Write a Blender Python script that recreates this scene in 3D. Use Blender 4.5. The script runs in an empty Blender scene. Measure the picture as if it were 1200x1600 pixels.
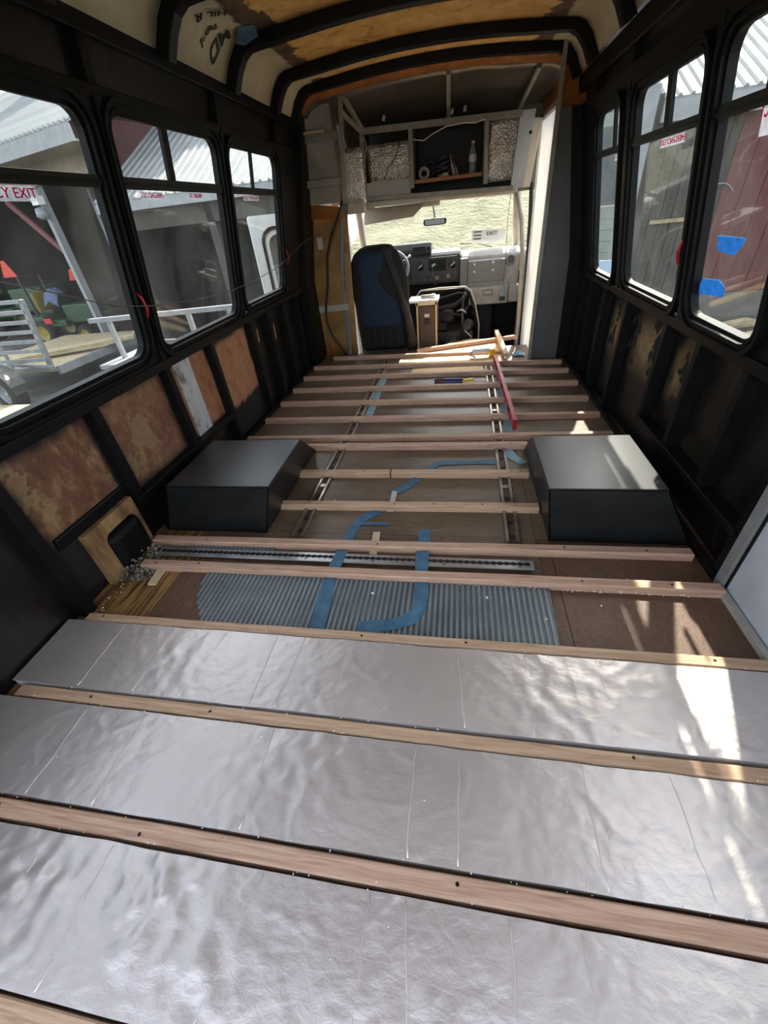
import bpy, math, random
from mathutils import Vector, Matrix, noise
random.seed(7)
S = bpy.context.scene
C = S.collection

# ------------------------------------------------------------------ camera, sky, sun, exposure
CAMZ = 1.16
AX = Vector((0.98455, 0.0180, -0.1742)); AY = Vector((0.1499, -0.6020, 0.7843))
AY.normalize(); AX = (AX - AY * AX.dot(AY)).normalized(); AD = AY.cross(AX)
cam_d = bpy.data.cameras.new('camera'); cam = bpy.data.objects.new('camera', cam_d); C.objects.link(cam)
cam_d.sensor_fit = 'HORIZONTAL'; cam_d.sensor_width = 36.0; cam_d.lens = 628.0 / 1200.0 * 36.0
cam_d.clip_start = 0.02; cam_d.clip_end = 500
right = Vector((AX[0], AY[0], -AD[0])); down = Vector((AX[1], AY[1], -AD[1])); fwd = Vector((AX[2], AY[2], -AD[2]))
m = Matrix((right, -down, -fwd)).transposed().to_4x4(); m.translation = (0, 0, CAMZ)
cam.matrix_world = m
S.camera = cam

SUN = Vector((0.165, 0.95, 1.0)).normalized()
W = bpy.data.worlds.new('sky'); S.world = W; W.use_nodes = True
wn = W.node_tree.nodes; wl = W.node_tree.links
for n in list(wn): wn.remove(n)
sky = wn.new('ShaderNodeTexSky'); sky.sky_type = 'NISHITA'; sky.sun_disc = False
sky.sun_elevation = math.asin(SUN.z); sky.sun_rotation = math.atan2(SUN.x, SUN.y)
sky.air_density = 1.0; sky.dust_density = 2.5; sky.ozone_density = 1.0
bg = wn.new('ShaderNodeBackground'); bg.inputs[1].default_value = 0.30
wo = wn.new('ShaderNodeOutputWorld'); hs = wn.new('ShaderNodeHueSaturation'); hs.inputs['Saturation'].default_value = 0.45; wl.new(sky.outputs[0], hs.inputs['Color']); wl.new(hs.outputs[0], bg.inputs[0]); wl.new(bg.outputs[0], wo.inputs[0])
sl = bpy.data.lights.new('sun', 'SUN'); sl.energy = 6.0; sl.angle = 0.012; sl.color = (1.0, 0.93, 0.82)
so = bpy.data.objects.new('sun', sl); C.objects.link(so)
so.rotation_euler = SUN.to_track_quat('Z', 'Y').to_euler(); so.location = (2, 10, 12)
vs = S.view_settings; vs.view_transform = 'Standard'; vs.look = 'None'; vs.exposure = 1.45; vs.gamma = 1.0
vs.use_curve_mapping = False

# ------------------------------------------------------------------ materials
def lin(h):
    h = h.lstrip('#'); r = []
    for i in (0, 2, 4):
        c = int(h[i:i + 2], 16) / 255.0
        r.append(c / 12.92 if c <= 0.04045 else ((c + 0.055) / 1.055) ** 2.4)
    return (r[0], r[1], r[2], 1.0)

def newmat(name):
    mt = bpy.data.materials.new(name); mt.use_nodes = True
    nt = mt.node_tree; b = nt.nodes['Principled BSDF']
    return mt, nt, b

def noise_node(nt, scale, detail=5, stretch=(1, 1, 1), coord='Object', dist=0.0, rough=0.55, rot=(0, 0, 0)):
    tc = nt.nodes.new('ShaderNodeTexCoord'); mp = nt.nodes.new('ShaderNodeMapping')
    mp.inputs['Scale'].default_value = stretch; mp.inputs['Rotation'].default_value = rot
    nz = nt.nodes.new('ShaderNodeTexNoise'); nz.inputs['Scale'].default_value = scale
    nz.inputs['Detail'].default_value = detail; nz.inputs['Distortion'].default_value = dist
    nz.inputs['Roughness'].default_value = rough
    nt.links.new(tc.outputs[coord], mp.inputs[0]); nt.links.new(mp.outputs[0], nz.inputs['Vector'])
    return nz

def ramp(nt, src, stops, interp='LINEAR'):
    r = nt.nodes.new('ShaderNodeValToRGB'); e = r.color_ramp; e.interpolation = interp
    while len(e.elements) < len(stops): e.elements.new(0.5)
    for i, (p, c) in enumerate(stops):
        e.elements[i].position = p
        e.elements[i].color = lin(c) if isinstance(c, str) else (c, c, c, 1)
    nt.links.new(src, r.inputs[0]); return r

def mixc(nt, fac, a, b):
    mx = nt.nodes.new('ShaderNodeMix'); mx.data_type = 'RGBA'
    for i, v in ((0, fac), (6, a), (7, b)):
        if hasattr(v, 'is_linked') or hasattr(v, 'links'): nt.links.new(v, mx.inputs[i])
        else: mx.inputs[i].default_value = lin(v) if isinstance(v, str) else v
    return mx.outputs[2]

def math_n(nt, op, a, b=None):
    n = nt.nodes.new('ShaderNodeMath'); n.operation = op
    for i, v in ((0, a), (1, b)):
        if v is None: continue
        if hasattr(v, 'links'): nt.links.new(v, n.inputs[i])
        else: n.inputs[i].default_value = v
    return n.outputs[0]

def bump(nt, b, src, strength=0.3, dist=0.01):
    bp = nt.nodes.new('ShaderNodeBump'); bp.inputs['Strength'].default_value = strength
    bp.inputs['Distance'].default_value = dist
    nt.links.new(src, bp.inputs['Height']); nt.links.new(bp.outputs[0], b.inputs['Normal'])

def M(name, stops, scale=6, detail=5, stretch=(1, 1, 1), rough=0.6, metal=0.0, bmp=0.0, bscale=None, bdist=0.004,
      coord='Object', dist=0.0, spec=0.5, rot=(0, 0, 0)):
    mt, nt, b = newmat(name)
    if isinstance(stops, str): stops = [(0.3, stops), (0.7, stops)]
    nz = noise_node(nt, scale, detail, stretch, coord, dist, rot=rot)
    r = ramp(nt, nz.outputs[0], stops); nt.links.new(r.outputs[0], b.inputs['Base Color'])
    b.inputs['Roughness'].default_value = rough; b.inputs['Metallic'].default_value = metal
    b.inputs['Specular IOR Level'].default_value = spec
    if bmp:
        n2 = nz if not bscale else noise_node(nt, bscale, 4, stretch, coord, dist, rot=rot)
        bump(nt, b, n2.outputs[0], bmp, bdist)
    return mt

def shade(h, k):
    c = [int(h.lstrip('#')[i:i + 2], 16) for i in (0, 2, 4)]
    return '#%02x%02x%02x' % tuple(max(0, min(255, int(v * k))) for v in c)

def P(name, col, rough=0.6, metal=0.0, var=0.12, scale=8, bmp=0.0, bscale=None, spec=0.5):
    return M(name, [(0.3, shade(col, 1 - var)), (0.7, shade(col, 1 + var))], scale, rough=rough, metal=metal, bmp=bmp,
             bscale=bscale, spec=spec)

MT = {}
MT['black'] = M('black_paint', [(0.3, '#080808'), (0.58, '#111010'), (0.8, '#1c1a17')], 9, 7, rough=0.5, bmp=0.25, bscale=30, bdist=0.002, spec=0.22)
MT['black_scuff'] = M('scuffed_black_paint', [(0.35, '#0b0a0a'), (0.58, '#181512'), (0.76, '#332b20')], 7, 8, (1, 1, 0.6), rough=0.34, bmp=0.5, bscale=14, bdist=0.004, dist=1.2)
MT['rubber'] = P('black_rubber', '#0a0a0a', 0.55, 0, 0.2, 40, spec=0.25)
MT['box'] = M('matte_black_board', [(0.3, '#101213'), (0.7, '#1b1f20')], 5, 8, rough=0.38, bmp=0.1, bscale=60, bdist=0.001, spec=0.5, dist=2)
MT['grey_frame'] = P('grey_steel_tube', '#8d877c', 0.55, 0.1, 0.1, 14, 0.1)
MT['grey_dark'] = M('dark_grey_panel', [(0.3, '#504f4e'), (0.7, '#605e5d')], 3, 5, rough=0.6, bmp=0.05, bscale=40)
MT['grey_door'] = M('pale_grey_panel', [(0.3, '#a3a6ab'), (0.7, '#c1c4c8')], 4, 6, rough=0.5, bmp=0.1, bscale=50)
MT['screw'] = P('dark_screw', '#1b1714', 0.4, 0.5, 0.2, 60)
MT['wood'] = M('pink_fir_lumber', [(0.25, '#98755c'), (0.5, '#bd9980'), (0.75, '#d2b098')], 9, 6, (0.6, 14, 14), rough=0.62, bmp=0.12, bdist=0.002, dist=1.0)
MT['wood_pale'] = M('pale_pine_lumber', [(0.25, '#9a7a5c'), (0.5, '#be9c7e'), (0.75, '#d0b294')], 9, 6, (0.6, 14, 14), rough=0.62, bmp=0.12, bdist=0.002, dist=1.0)
MT['wood_y'] = M('pale_pine_lumber_along', [(0.25, '#b39c78'), (0.5, '#cfbb97'), (0.75, '#ddcaa8')], 9, 6, (14, 0.6, 14), rough=0.62, bmp=0.12, bdist=0.002, dist=1.0)
MT['ply_new'] = M('fresh_plywood', [(0.3, '#c79e63'), (0.55, '#dab880'), (0.8, '#e3c896')], 5, 6, (0.8, 6, 1), rough=0.6, bmp=0.05, dist=1.5)
MT['steel'] = M('worn_steel', [(0.3, '#857b70'), (0.7, '#b5aa9d')], 14, 6, rough=0.3, metal=0.8, bmp=0.1)
MT['alu'] = M('aluminium', [(0.3, '#b2b3b3'), (0.7, '#d9dada')], 8, 5, rough=0.34, metal=0.8, bmp=0.08)
MT['hole'] = P('dark_slot', '#14110e', 0.8, 0, 0.2, 20)
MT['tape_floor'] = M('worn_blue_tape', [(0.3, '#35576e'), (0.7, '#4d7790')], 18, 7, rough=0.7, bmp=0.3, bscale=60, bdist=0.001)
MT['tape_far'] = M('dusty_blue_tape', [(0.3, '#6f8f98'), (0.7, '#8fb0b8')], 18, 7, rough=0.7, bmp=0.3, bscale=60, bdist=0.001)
MT['tape_new'] = M('bright_blue_tape', [(0.3, '#1b86ea'), (0.7, '#4aa8ff')], 60, 7, rough=0.65, bmp=0.5, bscale=160, bdist=0.001)
MT['red'] = P('red_plastic', '#b81f2e', 0.4, 0, 0.15, 12)
MT['level'] = P('faded_red_aluminium', '#a83f4a', 0.42, 0.15, 0.14, 12)
MT['white_bit'] = P('white_foam', '#e8e8e6', 0.8, 0, 0.05)
MT['seat_black'] = M('black_cloth', [(0.3, '#0d0c0c'), (0.7, '#1c1918')], 20, 6, rough=0.85, bmp=0.4, bscale=60, bdist=0.003)
MT['seat_blue'] = M('navy_blue_cloth', [(0.3, '#0d1f35'), (0.7, '#132a44')], 20, 6, rough=0.8, bmp=0.25, bscale=120, bdist=0.002)
MT['pl_dark'] = P('dark_grey_plastic', '#38383a', 0.5, 0, 0.08, 20, 0.1, 200)
MT['pl_mid'] = P('grey_plastic', '#7b7a78', 0.55, 0, 0.06, 20, 0.1, 200)
MT['pl_light'] = P('light_grey_plastic', '#a5a198', 0.55, 0, 0.06, 20, 0.1, 200)
MT['pl_beige'] = P('beige_trim', '#b5aa9a', 0.6, 0, 0.06, 12, 0.1, 100)
MT['pl_black'] = P('black_plastic', '#151516', 0.4, 0, 0.15, 20)
MT['white'] = P('white_paint', '#dfdfdc', 0.5, 0, 0.04)
MT['white_strip'] = M('white_flecked_board', [(0.32, '#77706a'), (0.42, '#b9b6b2'), (0.8, '#cfcdca')], 14, 7, (1, 1, 0.5), rough=0.55, dist=1.5)
MT['yellow_fg'] = M('amber_fibreglass', [(0.3, '#6a491f'), (0.55, '#946c30'), (0.8, '#ab8242')], 5, 7, rough=0.55, bmp=0.3, bscale=30, bdist=0.004)
MT['orange_edge'] = M('orange_insulation_edge', [(0.3, '#7d4716'), (0.7, '#b06c28')], 12, 6, rough=0.8, bmp=0.4, bscale=40)
MT['dull_foil'] = M('dull_foil_liner', [(0.3, '#6e685f'), (0.7, '#8b857c')], 4, 6, rough=0.4, metal=0.75, bmp=0.25, bscale=9, bdist=0.01)
MT['cable'] = P('black_cable', '#100f0f', 0.5)
MT['wire'] = P('grey_wire', '#5d5551', 0.5)
MT['wire_white'] = P('white_wire', '#cfc8bb', 0.5)
MT['engine'] = M('grimy_engine_metal', [(0.3, '#2a2725'), (0.6, '#55504a'), (0.8, '#77726b')], 14, 7, rough=0.5, metal=0.4, bmp=0.4, bscale=30)
MT['engine_dark'] = M('grimy_engine_rubber', [(0.3, '#141312'), (0.7, '#2c2826')], 14, 7, rough=0.6, bmp=0.3, bscale=30)
MT['brown_box'] = M('brown_grille', [(0.3, '#3f2f22'), (0.7, '#5c4634')], 10, 5, rough=0.6)
MT['cream'] = P('cream_trim', '#d8c493', 0.55)
MT['carpet'] = P('black_floor_mat', '#151413', 0.9, 0, 0.25, 30, 0.3, 80)
MT['red_barn'] = M('red_barn_siding', [(0.3, '#612e31'), (0.7, '#774044')], 4, 7, (5, 5, 0.5), rough=0.75, bmp=0.2)
MT['maroon'] = M('maroon_siding', [(0.3, '#4f2222'), (0.7, '#633230')], 4, 7, (5, 5, 0.5), rough=0.75, bmp=0.2)
MT['roofing'] = M('galvanised_roofing', [(0.3, '#787a79'), (0.7, '#949796')], 3, 6, (4, 0.6, 1), rough=0.6, metal=0.0, spec=0.2)
MT['fascia'] = P('white_fascia', '#909294', 0.6, 0, 0.06)
MT['soffit'] = P('beige_beam', '#867b69', 0.7, 0, 0.1)
MT['dark_wood'] = M('weathered_dark_wood', [(0.3, '#1a1815'), (0.7, '#2d2823')], 5, 7, (5, 5, 0.6), rough=0.85)
MT['grey_siding'] = M('weathered_grey_siding', [(0.3, '#3d3b34'), (0.7, '#4e4b45')], 4, 7, (5, 5, 0.5), rough=0.85, bmp=0.2)
MT['concrete'] = M('concrete', [(0.3, '#53514d'), (0.7, '#676560')], 6, 7, rough=0.9)
MT['ground'] = M('gravel_yard', [(0.3, '#3c3831'), (0.5, '#524d45'), (0.75, '#666259')], 3.2, 10, rough=0.95, bmp=0.4, bscale=20, bdist=0.03)
MT['grass'] = M('dry_grass', [(0.3, '#3f4330'), (0.5, '#56573f'), (0.75, '#6c6b52')], 1.4, 10, rough=0.95, bmp=0.6, bscale=6, bdist=0.2)
MT['galv'] = M('galvanised_steel', [(0.3, '#797c7e'), (0.7, '#909395')], 8, 6, rough=0.45, metal=0.35)
MT['tyre'] = P('tyre_rubber', '#1e1d1c', 0.8, 0, 0.2, 20)
MT['green'] = P('tractor_green', '#1c3f22', 0.45, 0, 0.15)
MT['yellow'] = P('tractor_yellow', '#87731e', 0.45, 0, 0.12)
MT['orange'] = P('orange_reflector', '#cc3925', 0.4, 0, 0.06)
MT['lumber_out'] = M('sun_bleached_lumber', [(0.3, '#8d7d5c'), (0.7, '#b5a580')], 6, 6, (2, 2, 2), rough=0.8)
MT['pink_print'] = P('magenta_print', '#c2185a', 0.5, 0, 0.02)
MT['clear_white'] = P('milky_sticker', '#c9c9cf', 0.5, 0, 0.02)
MT['green_print'] = P('dark_green_print', '#27331d', 0.7, 0, 0.05)
MT['black_print'] = P('black_print', '#22201a', 0.7, 0, 0.05)
MT['blue_cloth'] = P('pale_blue_cloth', '#8fb3cf', 0.8, 0, 0.2, 30)
MT['navy_tube'] = P('navy_printed_tube', '#2a2560', 0.35, 0, 0.2, 40)
MT['gold'] = P('yellow_plastic', '#d9a62c', 0.4)
MT['liner_light'] = P('pale_cap_liner', '#8f877a', 0.5, 0.1, 0.1, 4)
MT['denim'] = P('faded_denim', '#57627b', 0.85, 0, 0.2, 30)
MT['shelf_wood'] = M('brown_shelf_wood', [(0.3, '#7a4a24'), (0.7, '#9c6434')], 6, 6, (1, 10, 10), rough=0.5)
MT['bottle'] = P('clear_bottle_plastic', '#8e9296', 0.15, 0, 0.05)

def special_materials():
    # foil
    mt, nt, b = newmat('foil_facing')
    nz = noise_node(nt, 2.0, 4); r = ramp(nt, nz.outputs[0], [(0.35, '#d2c9c4'), (0.7, '#e6ddd8')])
    nt.links.new(r.outputs[0], b.inputs['Base Color'])
    b.inputs['Metallic'].default_value = 0.72; b.inputs['Roughness'].default_value = 0.43
    n2 = noise_node(nt, 34, 5, (1, 1.5, 1), dist=0.4); bump(nt, b, n2.outputs[0], 0.34, 0.0045)
    MT['foil'] = mt
    # bubble foil
    mt, nt, b = newmat('bubble_foil')
    nz = noise_node(nt, 5, 5); r = ramp(nt, nz.outputs[0], [(0.3, '#c4b8a9'), (0.7, '#efe5d8')])
    nt.links.new(r.outputs[0], b.inputs['Base Color'])
    b.inputs['Metallic'].default_value = 0.7; b.inputs['Roughness'].default_value = 0.32
    tc = nt.nodes.new('ShaderNodeTexCoord'); v = nt.nodes.new('ShaderNodeTexVoronoi'); v.inputs['Scale'].default_value = 75
    nt.links.new(tc.outputs['Object'], v.inputs['Vector']); bump(nt, b, v.outputs['Distance'], 0.8, 0.006)
    MT['bubble'] = mt
    # floor plywood
    mt, nt, b = newmat('old_plywood_floor')
    g = noise_node(nt, 5, 8, (1.2, 9, 1), dist=2.5); r = ramp(nt, g.outputs[0], [(0.3, '#463627'), (0.5, '#655240'), (0.72, '#806b55')])
    p = noise_node(nt, 2.2, 4); r2 = ramp(nt, p.outputs[0], [(0.35, '#503e2d'), (0.7, '#86725c')])
    c = mixc(nt, 0.4, r.outputs[0], r2.outputs[0]); nt.links.new(c, b.inputs['Base Color'])
    b.inputs['Roughness'].default_value = 0.38; bump(nt, b, g.outputs[0], 0.3, 0.004)
    MT['ply_floor'] = mt
    # osb
    mt, nt, b = newmat('brown_particle_floor')
    tc = nt.nodes.new('ShaderNodeTexCoord'); v = nt.nodes.new('ShaderNodeTexVoronoi'); v.inputs['Scale'].default_value = 38
    mp = nt.nodes.new('ShaderNodeMapping'); mp.inputs['Scale'].default_value = (1, 0.45, 1); mp.inputs['Rotation'].default_value = (0, 0, 0.6)
    nt.links.new(tc.outputs['Object'], mp.inputs[0]); nt.links.new(mp.outputs[0], v.inputs['Vector'])
    g = noise_node(nt, 30, 6, (1, 1, 1), dist=3); r = ramp(nt, g.outputs[0], [(0.3, '#4d3626'), (0.55, '#6d5140'), (0.75, '#8a6b54')])
    vr = ramp(nt, v.outputs['Distance'], [(0.1, '#3a2718'), (0.6, '#6a4c36')]); c = mixc(nt, 0.35, r.outputs[0], vr.outputs[0]); c2 = mixc(nt, 0.35, c, '#5a3f2a')
    nt.links.new(c2, b.inputs['Base Color']); b.inputs['Roughness'].default_value = 0.52; bump(nt, b, g.outputs[0], 0.3, 0.004)
    MT['osb'] = mt
    # yellow striped plywood
    mt, nt, b = newmat('grained_plywood')
    g = noise_node(nt, 4, 8, (12, 0.8, 1), dist=1.2); r = ramp(nt, g.outputs[0], [(0.36, '#3f2813'), (0.5, '#8b6638'), (0.7, '#a8824d')])
    nt.links.new(r.outputs[0], b.inputs['Base Color']); b.inputs['Roughness'].default_value = 0.6
    MT['ply_grain'] = mt
    # grooved steel sheet
    MT['grooved'] = M('grooved_vinyl', [(0.3, '#4b5357'), (0.55, '#5d6669'), (0.8, '#737a7b')], 6, 8, rough=0.5, metal=0.15, bmp=0.15, bscale=50)
    # ceiling
    mt, nt, b = newmat('foam_ceiling')
    tc = nt.nodes.new('ShaderNodeTexCoord'); sp = nt.nodes.new('ShaderNodeSeparateXYZ'); nt.links.new(tc.outputs['Object'], sp.inputs[0])
    dx = math_n(nt, 'ABSOLUTE', sp.outputs[0])
    nz = noise_node(nt, 7, 8, dist=0.6)
    nzs = math_n(nt, 'MULTIPLY', math_n(nt, 'SUBTRACT', nz.outputs[0], 0.5), 0.30)
    e1 = math_n(nt, 'ADD', dx, nzs)
    f1 = ramp(nt, e1, [(0.66, 0.0), (0.672, 1.0)]); f2 = ramp(nt, math_n(nt, 'ADD', dx, math_n(nt, 'MULTIPLY', nzs, 0.25)), [(0.77, 0.0), (0.785, 1.0)])
    ny = noise_node(nt, 9, 9, dist=1.0); ry = ramp(nt, ny.outputs[0], [(0.28, '#9a6526'), (0.40, '#e0a852'), (0.7, '#f6ca80')])
    nb = noise_node(nt, 12, 7); rb = ramp(nt, nb.outputs[0], [(0.3, '#4a3320'), (0.7, '#7a6048')])
    nl = noise_node(nt, 5, 7); rl = ramp(nt, nl.outputs[0], [(0.3, '#b8ad90'), (0.7, '#d8ceb0')])
    c = mixc(nt, f1.outputs[0], ry.outputs[0], rb.outputs[0]); c = mixc(nt, f2.outputs[0], c, rl.outputs[0])
    nt.links.new(c, b.inputs['Base Color']); b.inputs['Roughness'].default_value = 0.7; bump(nt, b, nb.outputs[0], 0.4, 0.006)
    MT['ceiling'] = mt
    # brown panel with black overspray at its edges
    def panel(name, stops, lo, hi, low_black=0.0, smear='#96805a'):
        mt, nt, b = newmat(name)
        tc = nt.nodes.new('ShaderNodeTexCoord'); sp = nt.nodes.new('ShaderNodeSeparateXYZ'); nt.links.new(tc.outputs['Generated'], sp.inputs[0])
        ay = math_n(nt, 'MINIMUM', sp.outputs[1], math_n(nt, 'SUBTRACT', 1.0, sp.outputs[1]))
        az = math_n(nt, 'MINIMUM', math_n(nt, 'SUBTRACT', sp.outputs[2], low_black), math_n(nt, 'SUBTRACT', 1.0, sp.outputs[2]))
        mn = math_n(nt, 'MINIMUM', ay, az)
        nz = noise_node(nt, 6, 7, dist=0.8)
        mm = math_n(nt, 'ADD', mn, math_n(nt, 'MULTIPLY', math_n(nt, 'SUBTRACT', nz.outputs[0], 0.5), 0.16))
        f = ramp(nt, mm, [(lo, 0.0), (hi, 1.0)])
        g = noise_node(nt, 13, 9, (1, 1.3, 0.8), dist=0.2, rot=(0.5, 0, 0), rough=0.7); r = ramp(nt, g.outputs[0], stops)
        h = noise_node(nt, 3.4, 9, (1, 1.0, 1.3), dist=0.25, rough=0.6); hm = ramp(nt, h.outputs[0], [(0.555, 0.0), (0.575, 0.75), (0.60, 0.45), (0.75, 0.6)])
        c1 = mixc(nt, hm.outputs[0], r.outputs[0], smear)
        c = mixc(nt, f.outputs[0], '#141211', c1)
        nt.links.new(c, b.inputs['Base Color']); b.inputs['Roughness'].default_value = 0.62; bump(nt, b, g.outputs[0], 0.35, 0.006)
        return mt
    MT['panel_a'] = panel('torn_brown_plywood', [(0.3, '#53341f'), (0.5, '#704a34'), (0.6, '#8a684a'), (0.75, '#a58a63')], 0.02, 0.09, 0.36)
    MT['panel_b'] = panel('red_brown_plywood', [(0.3, '#65402b'), (0.5, '#805640'), (0.66, '#98754f'), (0.8, '#a98c5c')], 0.0, 0.10)
    MT['panel_c'] = panel('orange_brown_plywood', [(0.3, '#8a553a'), (0.5, '#ad7452'), (0.7, '#c28a66')], 0.02, 0.07, 0.30, '#b58560')
    MT['panel_d'] = panel('rust_brown_plywood', [(0.3, '#7d4a33'), (0.5, '#9c6444'), (0.7, '#b37d58')], 0.0, 0.06, 0.0, '#a87a55')
    # glass
    def glass(name, dust_lo, dust_hi, dust_col, scale=3, transl=0.5):
        mt = bpy.data.materials.new(name); mt.use_nodes = True; nt = mt.node_tree
        for n in list(nt.nodes): nt.nodes.remove(n)
        out = nt.nodes.new('ShaderNodeOutputMaterial'); tr = nt.nodes.new('ShaderNodeBsdfTransparent')
        tr.inputs[0].default_value = (0.93, 0.95, 0.94, 1)
        gl = nt.nodes.new('ShaderNodeBsdfGlossy'); gl.inputs['Roughness'].default_value = 0.03
        lw = nt.nodes.new('ShaderNodeLayerWeight'); lw.inputs[0].default_value = 0.5
        fres = math_n(nt, 'ADD', math_n(nt, 'MULTIPLY', math_n(nt, 'POWER', lw.outputs['Facing'], 5.0), 0.55), 0.015)
        mx = nt.nodes.new('ShaderNodeMixShader'); nt.links.new(fres, mx.inputs[0]); nt.links.new(tr.outputs[0], mx.inputs[1]); nt.links.new(gl.outputs[0], mx.inputs[2])
        df = nt.nodes.new('ShaderNodeBsdfDiffuse'); df.inputs[0].default_value = lin(dust_col)
        tl = nt.nodes.new('ShaderNodeBsdfTranslucent'); tl.inputs[0].default_value = lin(dust_col)
        dm = nt.nodes.new('ShaderNodeMixShader'); dm.inputs[0].default_value = transl; nt.links.new(df.outputs[0], dm.inputs[1]); nt.links.new(tl.outputs[0], dm.inputs[2])
        nz = noise_node(nt, scale, 9, dist=0.5); r = ramp(nt, nz.outputs[0], [(0.35, dust_lo), (0.75, dust_hi)])
        m2 = nt.nodes.new('ShaderNodeMixShader'); nt.links.new(r.outputs[0], m2.inputs[0]); nt.links.new(mx.outputs[0], m2.inputs[1]); nt.links.new(dm.outputs[0], m2.inputs[2])
        nt.links.new(m2.outputs[0], out.inputs[0]); return mt
    MT['glass'] = glass('dusty_window_glass', 0.01, 0.09, '#a9aaa2')
    MT['windshield'] = glass('sunlit_dusty_windshield', 0.03, 0.13, '#b4b394', 5, 0.6)
    # translucent white door panel
    mt = bpy.data.materials.new('translucent_white_panel'); mt.use_nodes = True; nt = mt.node_tree
    b = nt.nodes['Principled BSDF']; b.inputs['Base Color'].default_value = lin('#ecebe6'); b.inputs['Roughness'].default_value = 0.5
    tl = nt.nodes.new('ShaderNodeBsdfTranslucent'); nz = noise_node(nt, 3, 6); r = ramp(nt, nz.outputs[0], [(0.3, '#e6e2d8'), (0.7, '#f7f5f0')])
    nt.links.new(r.outputs[0], tl.inputs[0]); mx = nt.nodes.new('ShaderNodeMixShader'); mx.inputs[0].default_value = 0.7
    nt.links.new(b.outputs[0], mx.inputs[1]); nt.links.new(tl.outputs[0], mx.inputs[2]); nt.links.new(mx.outputs[0], nt.nodes['Material Output'].inputs[0])
    MT['door_white'] = mt
special_materials()
def film(name, col, clear, transl=0.55):
    mt = bpy.data.materials.new(name); mt.use_nodes = True; nt = mt.node_tree
    for n in list(nt.nodes): nt.nodes.remove(n)
    out = nt.nodes.new('ShaderNodeOutputMaterial'); tr = nt.nodes.new('ShaderNodeBsdfTransparent')
    df = nt.nodes.new('ShaderNodeBsdfDiffuse'); tl = nt.nodes.new('ShaderNodeBsdfTranslucent')
    nz = noise_node(nt, 50, 5); r = ramp(nt, nz.outputs[0], [(0.3, shade(col, 0.9)), (0.7, shade(col, 1.08))])
    for q in (df, tl): nt.links.new(r.outputs[0], q.inputs[0])
    a = nt.nodes.new('ShaderNodeMixShader'); a.inputs[0].default_value = transl; nt.links.new(df.outputs[0], a.inputs[1]); nt.links.new(tl.outputs[0], a.inputs[2])
    b = nt.nodes.new('ShaderNodeMixShader'); b.inputs[0].default_value = clear; nt.links.new(a.outputs[0], b.inputs[1]); nt.links.new(tr.outputs[0], b.inputs[2])
    nt.links.new(b.outputs[0], out.inputs[0]); return mt
MT['clear_white'] = film('milky_sticker_film', '#d8d8de', 0.62)
MT['pink_print'] = film('magenta_ink', '#d81860', 0.0)
MT['tape_new'] = film('bright_blue_tape_film', '#58aeea', 0.0, 0.40)

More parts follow.
